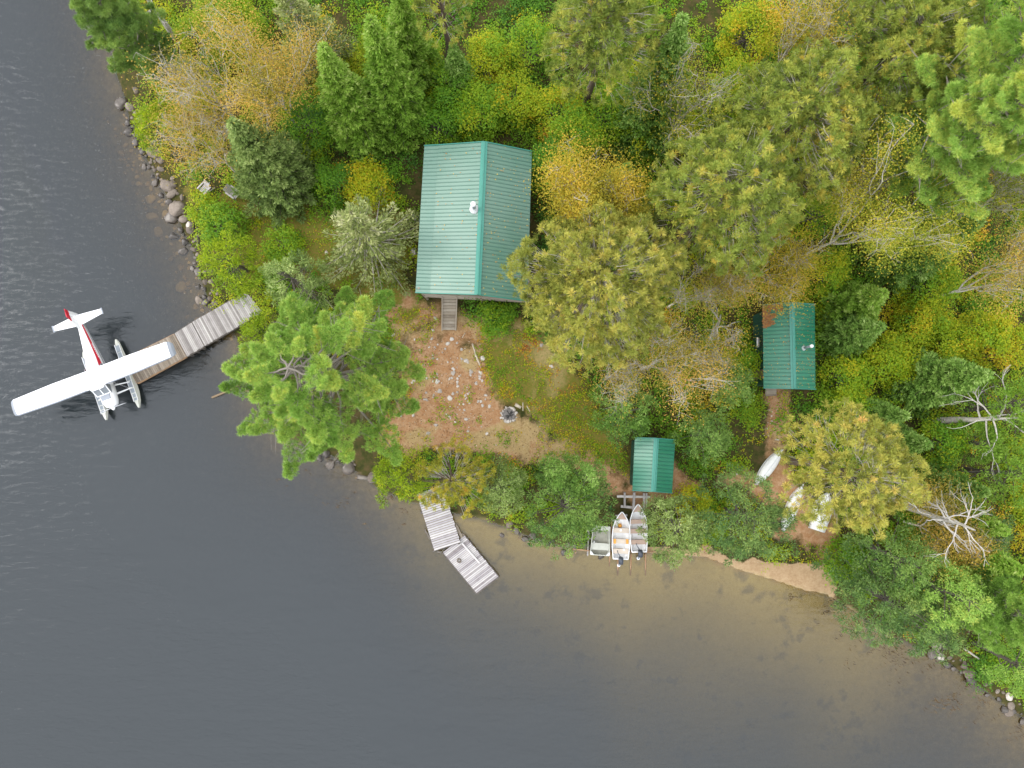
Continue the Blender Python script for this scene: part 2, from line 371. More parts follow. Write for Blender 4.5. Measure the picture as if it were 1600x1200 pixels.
# ground: masks are where a surface lies (bare earth, sand, heath)
def ground_mat():
    m, n, out = new_mat('ground_surface')
    tcn = n.nodes.new('ShaderNodeTexCoord')
    def noise(s, d=8.0, r=.6):
        q = N(n, 'ShaderNodeTexNoise', Scale=s, Detail=d, Roughness=r); n.links.new(tcn.outputs['Object'], q.inputs['Vector']); return q.outputs[0]
    def at(k): return N(n, 'ShaderNodeAttribute', attribute_name=k).outputs['Fac']
    fine, mid, big = noise(7, 12, .82), noise(2.2, 10, .78), noise(.5)
    forest = ramp(n, [(.3, (.02, .022, .008)), (.45, (.04, .045, .010)), (.58, (.075, .055, .022)), (.75, (.13, .085, .04))], mid).outputs[0]
    heath = ramp(n, [(.3, (.06, .085, .012)), (.46, (.13, .15, .018)), (.56, (.20, .135, .035)), (.7, (.30, .15, .06))], fine).outputs[0]
    dirt = ramp(n, [(.25, (.20, .095, .042)), (.45, (.325, .168, .077)), (.58, (.43, .275, .16)), (.75, (.55, .42, .29))], mixc(n, .5, fine, mid)).outputs[0]
    straw = ramp(n, [(.3, (.26, .20, .075)), (.7, (.48, .36, .18))], fine).outputs[0]
    sand = ramp(n, [(.3, (.20, .125, .065)), (.48, (.34, .23, .13)), (.7, (.48, .36, .22))], mixc(n, .5, fine, mid)).outputs[0]
    bedsand = ramp(n, [(.25, (.22, .17, .085)), (.48, (.40, .325, .165)), (.75, (.52, .435, .24))], mixc(n, .4, fine, mid)).outputs[0]
    bedrock = ramp(n, [(.3, (.08, .058, .036)), (.55, (.20, .15, .09)), (.75, (.34, .26, .16))], mid).outputs[0]
    def thr(mask, jitter=.5, lo=.42, hi=.58):
        v = math_n(n, 'ADD', mask, math_n(n, 'MULTIPLY', math_n(n, 'SUBTRACT', mixc(n, .5, fine, mid), .5), jitter))
        r = n.nodes.new('ShaderNodeMapRange'); r.inputs['From Min'].default_value = lo; r.inputs['From Max'].default_value = hi
        n.links.new(v, r.inputs['Value']); return r.outputs[0]
    c = mixc(n, thr(at('heath'), 1.4, .25, .75), forest, heath)
    c = mixc(n, thr(at('dirt'), 1.6, .2, .8), c, dirt)
    c = mixc(n, math_n(n, 'MULTIPLY', thr(at('straw'), 2.0, .2, .95), .75), c, straw)
    c = mixc(n, thr(at('sand'), .5), c, sand)
    bed = mixc(n, at('bedsand'), bedrock, bedsand)
    dk = n.nodes.new('ShaderNodeMapRange'); dk.inputs['From Min'].default_value = .56; dk.inputs['From Max'].default_value = .66; dk.inputs['To Max'].default_value = .55
    n.links.new(noise(.75, 5, .6), dk.inputs['Value'])
    bed = mixc(n, dk.outputs[0], bed, (.13, .11, .085))
    c = mixc(n, at('under'), c, bed)
    b = N(n, 'ShaderNodeBsdfPrincipled', Roughness=.95); b.inputs['Specular IOR Level'].default_value = .15
    n.links.new(c, b.inputs['Base Color'])
    bp = N(n, 'ShaderNodeBump', Strength=.5, Distance=.06); n.links.new(fine, bp.inputs['Height']); n.links.new(bp.outputs[0], b.inputs['Normal'])
    n.links.new(b.outputs[0], out.inputs[0]); return m

def water_mat():
    m, n, out = new_mat('lake_water')
    tcn = n.nodes.new('ShaderNodeTexCoord')
    dep = N(n, 'ShaderNodeAttribute', attribute_name='depth').outputs['Fac']
    clear = math_n(n, 'POWER', 2.718, math_n(n, 'MULTIPLY', dep, -1.15))
    body = n.nodes.new('ShaderNodeBsdfDiffuse'); body.inputs['Color'].default_value = (.014, .018, .020, 1)
    tr = n.nodes.new('ShaderNodeBsdfTransparent'); tr.inputs['Color'].default_value = (.91, .85, .60, 1)
    mx = n.nodes.new('ShaderNodeMixShader'); n.links.new(clear, mx.inputs[0]); n.links.new(body.outputs[0], mx.inputs[1]); n.links.new(tr.outputs[0], mx.inputs[2])
    # wind ripples: fine chop, longer swell, patches of calm
    mp = n.nodes.new('ShaderNodeMapping'); mp.inputs['Rotation'].default_value = (0, 0, R(20)); mp.inputs['Scale'].default_value = (.55, 1.6, 1)
    n.links.new(tcn.outputs['Object'], mp.inputs[0])
    a = N(n, 'ShaderNodeTexNoise', Scale=2.0, Detail=5.0, Roughness=.62, Distortion=.6); n.links.new(mp.outputs[0], a.inputs['Vector'])
    b2 = N(n, 'ShaderNodeTexNoise', Scale=.35, Detail=3.0, Distortion=.4); n.links.new(mp.outputs[0], b2.inputs['Vector'])
    hsum = math_n(n, 'ADD', math_n(n, 'MULTIPLY', a.outputs[0], .30), math_n(n, 'MULTIPLY', b2.outputs[0], .7))
    bp = N(n, 'ShaderNodeBump', Strength=1.0, Distance=.15); n.links.new(hsum, bp.inputs['Height'])
    gl = N(n, 'ShaderNodeBsdfGlossy', Roughness=.04); gl.inputs['Color'].default_value = (.93, .96, 1, 1); n.links.new(bp.outputs[0], gl.inputs['Normal'])
    fr = N(n, 'ShaderNodeFresnel', IOR=1.515); n.links.new(bp.outputs[0], fr.inputs['Normal'])
    m2 = n.nodes.new('ShaderNodeMixShader'); n.links.new(fr.outputs[0], m2.inputs[0]); n.links.new(mx.outputs[0], m2.inputs[1]); n.links.new(gl.outputs[0], m2.inputs[2])
    n.links.new(m2.outputs[0], out.inputs[0]); return m

# ------------------------------------------------------------------ ground and lake
CLEARING = [(628, 520), (690, 505), (738, 515), (742, 560), (756, 596), (772, 628), (826, 652), (866, 688),
            (920, 716), (975, 740), (992, 772), (1050, 772), (1052, 740), (1120, 742), (1185, 735), (1190, 690), (1196, 620), (1214, 620), (1215, 690), (1212, 730), (1262, 770), (1310, 830),
            (1300, 870), (1255, 870), (1220, 830), (1190, 770), (1130, 765), (1075, 775), (1050, 800), (965, 785), (900, 735), (850, 722),
            (790, 716), (730, 706), (660, 705), (612, 700), (600, 672), (632, 640), (648, 610), (622, 575)]
HEATH = [(740, 505), (800, 508), (850, 535), (915, 575), (940, 640), (990, 690), (985, 750), (920, 716), (866, 688), (826, 650), (772, 628), (756, 596), (742, 560)]
WESTYARD = [(300, 290), (380, 300), (480, 330), (640, 330), (650, 470), (690, 470), (690, 510), (620, 530), (560, 470), (480, 420), (400, 430), (330, 340)]
SAND = [(1060, 845), (1110, 848), (1180, 868), (1240, 876), (1292, 890), (1296, 935), (1240, 925), (1160, 896), (1090, 880)]
FOOT = [[(662, 250), (832, 258), (832, 474), (656, 474)], [(684, 450), (720, 450), (720, 522), (684, 522)],
        [(1168, 488), (1256, 488), (1256, 612), (1168, 612)], [(980, 680), (1062, 680), (1062, 775), (980, 775)],
        [(915, 765), (1020, 765), (1020, 900), (915, 900)], [(330, 500), (405, 440), (420, 470), (340, 530)],
        [(1165, 695), (1240, 695), (1240, 770), (1165, 770)], [(1205, 745), (1305, 745), (1305, 850), (1205, 850)],
        [(770, 622), (822, 622), (822, 672), (770, 672)], [(650, 770), (735, 770), (735, 860), (650, 860)]]
def axis(lo, hi, step, far):
    core = np.arange(lo, hi + step / 2, step); o = [far]; 
    g = []; s = step
    x = hi
    while x < far: s *= 1.35; x += s; g.append(x)
    g2 = []; s = step; x = lo
    while x > -far: s *= 1.35; x -= s; g2.append(x)
    return np.array(g2[::-1] + list(core) + g)
def grid(xs, ys):
    X, Y = np.meshgrid(xs, ys); nx, ny = len(xs), len(ys)
    i = np.arange(nx * ny).reshape(ny, nx)
    Fq = np.stack([i[:-1, :-1], i[:-1, 1:], i[1:, 1:], i[1:, :-1]], -1).reshape(-1, 4)
    return X.ravel(), Y.ravel(), Fq
X, Y, Fq = grid(axis(-35, 37, .2, 420), axis(-27, 31, .2, 420))
D = shore_d(X, Y); Z = gz(X, Y, D)
PX, PY = Q(X, Y, np.maximum(Z, 0))
soft = lambda poly, w: sstep(-w, w, polysd(PX, PY, poly))
land = D > 0
jit = (fbm(X, Y, 1.5, 21, 5) - .5) * 85
def softj(poly, w): return sstep(-w * 1.8, w * 1.8, polysd(PX, PY, poly) + jit)
dirt = softj(CLEARING, 10)
heath = np.maximum(softj(HEATH, 12), softj(WESTYARD, 14))
dirt = np.maximum(dirt, softj(WESTYARD, 14) * sstep(.52, .66, fbm(X, Y, 2.2, 33)) * .9)
straw = (dirt * sstep(.50, .66, fbm(X, Y, 1.8, 44)) + softj([(690, 500), (790, 500), (800, 520), (740, 520), (700, 530), (640, 560), (630, 520)], 12) * .5 + softj([(820, 535), (880, 545), (905, 590), (870, 600), (835, 565)], 14) * .8 + softj([(840, 640), (880, 690), (930, 715), (860, 720), (800, 690), (820, 660)], 14) * .6) * land
sand = softj(SAND, 6); sand = np.maximum(sand, sstep(900, 1050, PX) * (1 - sstep(1280, 1330, PX)) * (D > -.6) * (D < .35))
under = 1 - sstep(-.35, .05, D + (fbm(X, Y, .8, 9) - .5) * .5)
bedsand = sstep(520, 760, PX) * (1 - .75 * sstep(1300, 1480, PX))
wet = 0
ground = link_mesh('ground', np.stack([X, Y, Z], -1), Fq, ground_mat(), smooth=True,
                   pattrs=dict(dirt=dirt, heath=heath * (1 - dirt * .5), straw=straw, sand=sand, under=under, bedsand=bedsand))
tag(ground, 'forest floor, bare earth clearing and sandy lake bed', 'ground', kind='structure')

wxs, wys = axis(-35, 37, .3, 420), axis(-27, 31, .3, 420)
X2, Y2, F2 = grid(wxs, wys); D2 = shore_d(X2, Y2)
keep = D2[F2].min(1) < .5
used = np.unique(F2[keep]); remap = -np.ones(len(X2), int); remap[used] = np.arange(len(used))
Zb = gz(X2, Y2, D2)
water = link_mesh('lake', np.stack([X2, Y2, np.zeros_like(X2)], -1)[used], remap[F2[keep]], water_mat(), smooth=True,
                  pattrs=dict(depth=np.maximum(-Zb, 0)[used]))
tag(water, 'dark grey lake water turning tan over the sandy shallows', 'lake', kind='structure')

# ------------------------------------------------------------------ foliage generators (numpy)
def unit(v): return v / (np.linalg.norm(v, axis=-1, keepdims=True) + 1e-9)
def rdir(n): return unit(rng.normal(size=(n, 3)))
def capdir(n, zmin=-.5, top=.6):
    """crown directions: a share spread evenly as seen from above, the rest over the flanks"""
    k = int(n * top); q = np.sqrt(rng.random(k)); a = rng.uniform(0, 2 * np.pi, k)
    A = np.stack([q * np.cos(a), q * np.sin(a), np.sqrt(1 - q * q)], -1)
    B = rdir(n * 4); B = B[B[:, 2] > zmin][:n - k]
    return rng.permutation(np.concatenate([A, B]))
def blades(C, Dr, L, Wd, up=None):
    """rhombic blades: base C, direction Dr, length L, width Wd"""
    n = len(C); Dr = unit(Dr)
    ref = rdir(n) if up is None else up
    S = unit(np.cross(Dr, ref)); L = np.broadcast_to(np.asarray(L, float), (n,))[:, None]; Wd = np.broadcast_to(np.asarray(Wd, float), (n,))[:, None]
    mid = C + Dr * L * .5
    V = np.stack([C, mid + S * Wd * .5, C + Dr * L, mid - S * Wd * .5], 1)
    return V
class Fol:
    def __init__(s): s.V = []; s.t = []
    def add(s, V, t): s.V.append(V); s.t.append(np.broadcast_to(np.asarray(t, float), (len(V),)).copy()); return s
    def build(s, name, mat, parent=None, loc=None):
        V = np.concatenate(s.V); t = np.concatenate(s.t); n = len(V)
        return link_mesh(name, V.reshape(-1, 3), np.arange(n * 4).reshape(-1, 4), mat, parent, np.clip(t, 0, 1), loc=loc)
def tubes(paths, n=5):
    """many tapered tubes: list of (pts (k,3), radii (k))"""
    VV, FF, o = [], [], 0
    ang = np.linspace(0, 2 * np.pi, n, endpoint=False)
    for pts, rad in paths:
        pts = np.asarray(pts, float); rad = np.asarray(rad, float); k = len(pts)
        d = unit(np.gradient(pts, axis=0))
        a = np.where(np.abs(d[:, 2:3]) < .9, np.array([[0, 0, 1.]]), np.array([[1., 0, 0]]))
        x = unit(np.cross(a, d)); y = np.cross(d, x)
        V = pts[:, None] + (x[:, None] * np.cos(ang)[None, :, None] + y[:, None] * np.sin(ang)[None, :, None]) * rad[:, None, None]
        i = np.arange(k * n).reshape(k, n); j = np.roll(i, -1, 1)
        f = np.stack([i[:-1], j[:-1], j[1:], i[1:]], -1).reshape(-1, 4) + o
        VV.append(V.reshape(-1, 3)); FF.append(f); o += k * n
    return np.concatenate(VV), np.concatenate(FF)
def curve(p, q, bend=.1, k=6):
    p, q = np.asarray(p, float), np.asarray(q, float); L = np.linalg.norm(q - p)
    s = np.linspace(0, 1, k)[:, None]; off = rng.normal(size=3) * bend * L
    w = rng.normal(size=(k, 3)) * bend * L * .18; w[0] = 0
    return p + (q - p) * s + off * np.sin(np.pi * s) * .6 + w
def tuft_set(F_, C, A, rad, n, cone=1.0, wid=.16, t=.5, tj=.15, tip=.0):
    """needle tufts: n blades per centre C spreading about axis A"""
    k = len(C); rad = np.broadcast_to(np.asarray(rad, float), (k,))
    Cc = np.repeat(C, n, 0); d = unit(np.repeat(unit(A), n, 0) + rdir(k * n) * cone)
    L = np.repeat(rad, n) * rng.uniform(.75, 1.1, k * n)
    tt = np.repeat(np.broadcast_to(np.asarray(t, float), (k,)), n) + rng.normal(size=k * n) * tj * .6
    F_.add(blades(Cc + d * L[:, None] * .08, d, L, L * wid), tt)
def trunk_mesh(h, r, lean=(0, 0), top=.97):
    k = 9; s = np.linspace(0, top, k); w = np.cumsum(rng.normal(size=(k, 2)) * .005 * h, 0); w[0] = 0
    pts = np.stack([lean[0] * s + w[:, 0], lean[1] * s + w[:, 1], s * h], -1)
    return pts, r * (1.12 - s) + .01
def trunk_at(pts, z):
    return np.array([np.interp(z, pts[:, 2], pts[:, 0]), np.interp(z, pts[:, 2], pts[:, 1]), z])

def make_red_pine(root, h, Rm, mat, lean=(0, 0), dens=1.0, tuft=.36, bark='bark_pine', lo=.0):
    tuft *= .74; Rm *= 1.14
    tp, tr = trunk_mesh(h, .012 * h + .04, lean, .88)
    paths = [(tp, tr)]
    zc, c = h * .64, h * .33
    ctr = trunk_at(tp, zc)
    n = int(10.5 * dens * 2 * math.pi * Rm * Rm)
    d = capdir(n, -.55, .6)
    ph = rng.uniform(0, 7, 6)
    az = np.arctan2(d[:, 1], d[:, 0])
    lob = .88 + .07 * np.sin(3 * az + ph[0]) + .06 * np.sin(5 * az + ph[1] + 2 * d[:, 2]) + .05 * np.sin(9 * az + ph[2]) + .05 * np.sin(7 * d[:, 2] * 3 + ph[3])
    rr = lob * np.where(rng.random(len(d)) < .72, rng.uniform(.86, 1.0, len(d)), rng.uniform(.5, .86, len(d)))
    C = ctr + d * np.array([Rm, Rm, c]) * rr[:, None]
    gap = fbm(C[:, 0] + ph[4] * 9, C[:, 1], 1.25, 3, 2)
    C = C[gap > .22]; d = d[gap > .22]
    f = Fol()
    patch = fbm(C[:, 0] + ph[5] * 9, C[:, 1], 2.4, 8, 2)
    tm = np.clip(.31 + .26 * patch + rng.normal(size=len(C)) * .17, 0, 1)
    ax = unit(d * np.array([1, 1, .6]) * .55 + np.array([0, 0, .8]))
    tuft_set(f, C, ax, tuft * rng.uniform(.75, 1.15, len(C)), 44, 2.3, .13, tm, .06)
    # orange inner needles
    sub = rng.random(len(C)) < .30
    tuft_set(f, C[sub] - np.array([0, 0, .15]), ax[sub], tuft * .75, 16, 2.5, .12, tm[sub] + .26, .1)
    for i in range(15):      # limbs
        a = rng.uniform(0, 2 * np.pi); z = rng.uniform(.42, .75) * h; b = trunk_at(tp, z)
        el = rng.uniform(-.1, .75); e = ctr + np.array([math.cos(a) * math.cos(el) * Rm, math.sin(a) * math.cos(el) * Rm, math.sin(el) * c]) * .68
        paths.append((curve(b, e, .07, 6), np.linspace(.055, .014, 6)))
    V, Fa = tubes(paths, 6)
    tk = link_mesh('trunk', V, Fa, M[bark], root, smooth=True)
    sel = rng.permutation(len(C))[:int(len(C) * .55)]
    tw = []
    for p in C[sel]:
        b = trunk_at(tp, np.clip(p[2] - rng.uniform(.5, 1.8), .4 * h, .9 * h)); q = p + (b - p) * min(.9, rng.uniform(.6, 1.5) / max(.5, np.linalg.norm(b - p)))
        tw.append((np.array([p, (p + q) / 2 + rng.normal(size=3) * .06, q]), np.array([.008, .011, .016])))
    V, Fa = tubes(tw, 4); link_mesh('twig_sprays', V, Fa, M['dead_wood'], root)
    f.build('crown', M[mat], root)

def make_white_pine(root, h, Rm, mat, lean=(0, 0), base=.3, open_top=False, dens=1.0, nwh=11, tone0=0.0):
    tp, tr = trunk_mesh(h, .017 * h + .05, lean)
    paths = [(tp, tr)]; f = Fol(); bare = []
    for w in range(nwh):
        u = w / (nwh - 1); z = (base + (.985 - base) * u) * h
        prof = (1 - u) ** .62 * (.55 + .45 * min(1, u * 5 + .35)) if not open_top else (1 - .62 * u ** 1.2)
        nb = 6 if u < .8 else 5; a0 = rng.uniform(0, 7)
        for k in range(nb):
            a = a0 + 2 * np.pi * k / nb + rng.normal() * .22; L = Rm * prof * rng.uniform(.5 if open_top else .7, 1.1)
            if L < .35: L = .35
            b = trunk_at(tp, min(z, .97 * h)); el = rng.uniform(.02, .22) + .35 * u * (0 if open_top else 1)
            dirh = np.array([math.cos(a), math.sin(a), 0])
            kk = 7; s = np.linspace(0, 1, kk)
            pts = b + dirh * (L * s)[:, None] + np.array([0, 0, 1.]) * (L * (el * s + .10 * s ** 3 - .10 * np.sin(np.pi * s)))[:, None]
            pts[1:] += rng.normal(size=(kk - 1, 3)) * .035 * L
            paths.append((pts, np.linspace(.036 * L ** .5 + .012, .010, kk)))
            # plume of tufts along and beside the branch
            m_ = int((14 + 46 * L) * dens); side = np.array([-dirh[1], dirh[0], 0])
            s0 = .42 if open_top else .22
            sv = s0 + (1 - s0) * rng.random(m_) ** .75
            qv = np.clip((sv - s0 * .8) / (1.02 - s0 * .8), 0, 1); wv = (.40 if open_top else .55) * L * qv ** .55 * (1 - qv) ** .85 * (1 + .35 * np.sin(qv * 17 + k)) + .07
            lat = rng.uniform(-1, 1, m_)
            base_p = np.stack([np.interp(sv, s, pts[:, i]) for i in range(3)], -1)
            Cc = base_p + side * (lat * wv)[:, None] + dirh * (-.35 * np.abs(lat) * wv)[:, None]
            Cc[:, 2] += rng.normal(size=m_) * .07 + .07 - .10 * np.abs(lat) * wv
            A = unit(dirh * .7 + side * lat[:, None] * .6 + np.array([0, 0, .75]) + rng.normal(size=(m_, 3)) * .2)
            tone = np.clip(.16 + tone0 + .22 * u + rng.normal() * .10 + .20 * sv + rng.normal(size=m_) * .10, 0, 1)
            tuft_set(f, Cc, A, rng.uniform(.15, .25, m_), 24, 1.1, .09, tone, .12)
            for q in range(int(2 + L * 1.4) if u > .12 else 0):       # branchlets
                sq = rng.uniform(.35, .9); bp = np.array([np.interp(sq, s, pts[:, i]) for i in range(3)])
                e = bp + (dirh * .6 + side * rng.choice([-1, 1]) * .8) * rng.uniform(.2, .36) * L + np.array([0, 0, .05])
                paths.append((np.array([bp, (bp + e) / 2 + rng.normal(size=3) * .04, e]), np.array([.022, .015, .008])))
    V, Fa = tubes(paths, 6); link_mesh('trunk', V, Fa, M['bark_pale'], root, smooth=True)
    f.build('crown', M[mat], root)

def make_spruce(root, h, Rm, mat, lean=(0, 0), sparse=0.0, step=.30):
    tp, tr = trunk_mesh(h, .014 * h + .03, lean, .985)
    paths = [(tp, tr)]; f = Fol(); z = .07 * h
    while z < .985 * h:
        u = z / h; L0 = Rm * (1 - u) ** 1.08 + .04
        nb = int(5 + 5 * (1 - u)); a0 = rng.uniform(0, 7)
        for k in range(nb):
            if rng.random() < sparse: continue
            a = a0 + 2 * np.pi * k / nb + rng.normal() * .2; L = L0 * rng.uniform(.72, 1.1)
            b = trunk_at(tp, z + rng.normal() * .07); dirh = np.array([math.cos(a), math.sin(a), 0]); side = np.array([-dirh[1], dirh[0], 0])
            kk = 5; s = np.linspace(0, 1, kk); droop = -.32 + .75 * u
            pts = b + dirh * (L * s)[:, None] + np.array([0, 0, 1.]) * (L * (droop * s + .16 * s ** 2.5))[:, None]
            paths.append((pts, np.linspace(.014 * L + .008, .005, kk) * (1.5 if sparse > .2 else 1)))
            m_ = int((14 + 95 * L) * (1 - sparse * .8))
            sv = rng.random(m_) ** .7; lat = rng.uniform(-1, 1, m_)
            wv = .26 * L * (1.02 - sv) ** .7 + .05
            Cc = np.stack([np.interp(sv, s, pts[:, i]) for i in range(3)], -1) + side * (lat * wv)[:, None] + rng.normal(size=(m_, 3)) * .03
            Dd = unit(dirh * .8 + side * lat[:, None] * .9 + np.array([0, 0, .25]) + rng.normal(size=(m_, 3)) * .35)
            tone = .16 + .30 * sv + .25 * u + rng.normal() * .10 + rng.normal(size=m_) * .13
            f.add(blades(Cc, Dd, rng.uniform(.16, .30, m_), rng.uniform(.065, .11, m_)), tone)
        z += step * (1 - .45 * u)
    top = trunk_at(tp, .97 * h); m_ = 90
    hh = rng.random(m_); a = rng.uniform(0, 7, m_)
    Cc = top + np.stack([np.zeros(m_), np.zeros(m_), (hh - .6) * .9], -1)
    f.add(blades(Cc, np.stack([np.cos(a) * .6, np.sin(a) * .6, .6 + hh * .8], -1), rng.uniform(.12, .22, m_), .05), .75 + rng.normal(size=m_) * .12)
    V, Fa = tubes(paths, 5); link_mesh('trunk', V, Fa, M['dead_wood' if sparse > .2 else 'bark_grey'], root, smooth=True)
    f.build('crown', M[mat], root)

def make_cedar(root, h, Rm, mat, lean=(0, 0), asp=1.0, ang=0.0, clump=.33, peak=.0, zc=.5):
    """rounded crown of many fine sprays; asp/ang stretch it in plan"""
    tp, tr = trunk_mesh(h, .016 * h + .04, lean, .9)
    paths = [(tp, tr)]; f = Fol()
    n = int(3.0 * 2 * math.pi * Rm * Rm * asp / (clump / .42) ** 2) + 24
    d = capdir(n, -.45, .5); az = np.arctan2(d[:, 1], d[:, 0]); ph = rng.uniform(0, 7, 5)
    lob = .86 + .10 * np.sin(3 * az + ph[0] + d[:, 2] * 2) + .08 * np.sin(6 * az + ph[1]) + .06 * np.sin(10 * az + ph[2] - 3 * d[:, 2])
    rr = lob * np.where(rng.random(len(d)) < .75, rng.uniform(.88, 1.04, len(d)), rng.uniform(.55, .88, len(d)))
    loc_ = d * np.array([Rm * asp, Rm, h * (1 - zc)]) * rr[:, None]
    if peak:            # draw the crown into a cone
        k = np.clip(loc_[:, 2] / (h * (1 - zc)), 0, 1); loc_[:, :2] *= (1 - peak * k)[:, None]
    ca, sa = math.cos(ang), math.sin(ang)
    loc_ = np.stack([loc_[:, 0] * ca - loc_[:, 1] * sa, loc_[:, 0] * sa + loc_[:, 1] * ca, loc_[:, 2]], -1)
    ctr = trunk_at(tp, zc * h); C = ctr + loc_
    A = unit(unit(loc_) * .8 + np.array([0, 0, .55]))
    gap = fbm(C[:, 0] + ph[3] * 9, C[:, 1], .9, 4, 2); ok = gap > .24; C, A, d = C[ok], A[ok], d[ok]
    patch = fbm(C[:, 0] + ph[4] * 9, C[:, 1], 1.6, 5, 2)
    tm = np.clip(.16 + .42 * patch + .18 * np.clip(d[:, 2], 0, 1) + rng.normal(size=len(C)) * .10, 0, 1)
    rad = clump * rng.uniform(.75, 1.2, len(C))
    # each clump: little sprays scattered through a flattened ball
    k = 44; m_ = len(C) * k; cc = np.repeat(C, k, 0); AA = np.repeat(A, k, 0); rd = np.repeat(rad, k)
    off = rdir(m_) * (rng.random(m_) ** .4)[:, None]; off[:, 2] *= .75
    pos = cc + (off * .72 + AA * .15) * rd[:, None]
    Dd = unit(off * .9 + AA * .35 + rng.normal(size=(m_, 3)) * .5)
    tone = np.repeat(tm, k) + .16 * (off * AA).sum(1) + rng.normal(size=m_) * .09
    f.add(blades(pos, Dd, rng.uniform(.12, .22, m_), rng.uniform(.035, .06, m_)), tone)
    for p in C[rng.permutation(len(C))[:36]]:
        b = trunk_at(tp, np.clip(p[2] - .5, .1 * h, .88 * h)); paths.append((curve(b, p, .06, 4), np.linspace(.04, .01, 4)))
    V, Fa = tubes(paths, 5); link_mesh('trunk', V, Fa, M['bark_grey'], root, smooth=True)
    f.build('crown', M[mat], root)

def grow(p, d, L, r, depth, out, tips, spread=.6, upb=.15, kids=(2, 3)):
    q = p + d * L; pts = curve(p, q, .07, 5); pts[-1] = q
    out.append((pts, np.linspace(r, r * .62, 5)))
    if depth == 0: tips.append((q, d)); return
    nk = rng.integers(kids[0], kids[1] + 1)
    for i in range(nk):
        nd = unit(d + rdir(1)[0] * spread + np.array([0, 0, upb])); s = rng.uniform(.55, 1.0) if i else 1.0
        b = pts[-1] if s > .9 else pts[int(s * 4)]
        grow(b, nd, L * rng.uniform(.62, .88), r * .58, depth - 1, out, tips, spread, upb, kids)
        if rng.random() < .5: tips.append((b + nd * L * .4, nd))

def make_birch(root, h, Rm, mat, lean=(0, 0), leaves=3200, bark='bark_white', leaf=.078, fork=.34, zlow=.35, tips_bare=.15):
    tp, tr = trunk_mesh(h * fork, .011 * h + .02, (lean[0] * fork, lean[1] * fork), 1.0)
    out, tips = [(tp, tr * .9 + .01)], []
    top = tp[-1]
    for i in range(5):
        a = 2 * np.pi * i / 5 + rng.normal() * .35; tilt = rng.uniform(.35, .95)
        d = unit(np.array([math.cos(a) * tilt * Rm / h * 2.6 + lean[0] / h, math.sin(a) * tilt * Rm / h * 2.6 + lean[1] / h, 1.0]))
        b = trunk_at(tp, h * fork * rng.uniform(.72, 1.0))
        grow(b, d, h * (1 - fork) * .50, 0.0045 * h + .012, 3, out, tips, .55, .12)
    T = np.array([q for q, _ in tips]); 
    # keep the branches inside the crown's radius
    sc = Rm / max(.5, np.percentile(np.hypot(T[:, 0] - top[0], T[:, 1] - top[1]), 88))
    zs = (h - top[2]) / max(.5, np.percentile(T[:, 2], 97) - top[2])
    def fit(p):
        p = np.array(p); k = p[:, 2] > top[2] * .7
        p[:, :2] = top[:2] + (p[:, :2] - top[:2]) * np.where(k, 1 + (sc - 1) * np.clip((p[:, 2] - top[2] * .7) / (top[2] * .3 + .1), 0, 1), 1)[:, None] if sc != 1 else p[:, :2]
        p[:, 2] = np.where(p[:, 2] > top[2], top[2] + (p[:, 2] - top[2]) * zs, p[:, 2]); return p
    out = [out[0]] + [(fit(p), r) for p, r in out[1:]]; T = fit(T)
    V, Fa = tubes(out, 5); link_mesh('trunk', V, Fa, M[bark], root, smooth=True)
    # fine twigs
    tw = []
    for q in T:
        for _ in range(3):
            e = q + rdir(1)[0] * rng.uniform(.35, .8) + np.array([0, 0, -.05]); tw.append((np.array([q, (q + e) / 2 + rng.normal(size=3) * .05, e]), np.array([.010, .007, .004])))
    V, Fa = tubes(tw, 3); link_mesh('twig_sprays', V, Fa, M['dead_wood'], root)
    if leaves:
        f = Fol(); kx = int(leaves * 4.0 / len(T)) + 1
        keep = rng.random(len(T)) > tips_bare; Tk = T[keep]
        C = np.repeat(Tk, kx, 0) + rng.normal(size=(len(Tk) * kx, 3)) * np.array([.55, .55, .42])
        C[:, 2] -= .15
        nrm = unit(rng.normal(size=(len(C), 3)) + np.array([0, 0, .9])); Dd = unit(np.cross(nrm, rdir(len(C))))
        tone = np.clip(.2 + .6 * fbm(C[:, 0] + h * 7, C[:, 1], 1.5, 6, 2), 0, 1) + rng.normal(size=len(C)) * .16
        sz = leaf * rng.uniform(.7, 1.25, len(C)); f.add(blades(C, Dd, sz, sz * .75, nrm), tone)
        f.build('crown', M[mat], root)

def dome_leaves(f, C, rad, hgt, tone, per, leaf, tj=.055):
    """leafy clumps: leaves over the upper shell and inside of a dome"""
    k = len(C); n = np.maximum(6, (per * rad * (rad + hgt)).astype(int)); idx = np.repeat(np.arange(k), n); m_ = len(idx)
    d = rdir(m_); d[:, 2] = np.abs(d[:, 2]); rr = np.where(rng.random(m_) < .62, rng.uniform(.72, 1.12, m_), rng.uniform(.3, .72, m_))
    az = np.arctan2(d[:, 1], d[:, 0]); lob = 1 + .24 * np.sin(3 * az + idx * 1.7) + .18 * np.sin(5 * az + idx * 2.9 + d[:, 2] * 4) + .10 * np.sin(9 * az + idx * 4.1 - d[:, 2] * 7)
    pos = C[idx] + d * np.stack([rad[idx], rad[idx], hgt[idx]], -1) * (rr * lob)[:, None]
    nrm = unit(d * .7 + np.array([0, 0, .8]) + rng.normal(size=(m_, 3)) * .45); Dd = unit(np.cross(nrm, rdir(m_)))
    sz = leaf * rng.uniform(.65, 1.3, m_)
    f.add(blades(pos, Dd, sz, sz * .72, nrm), tone[idx] + rng.normal(size=m_) * tj)

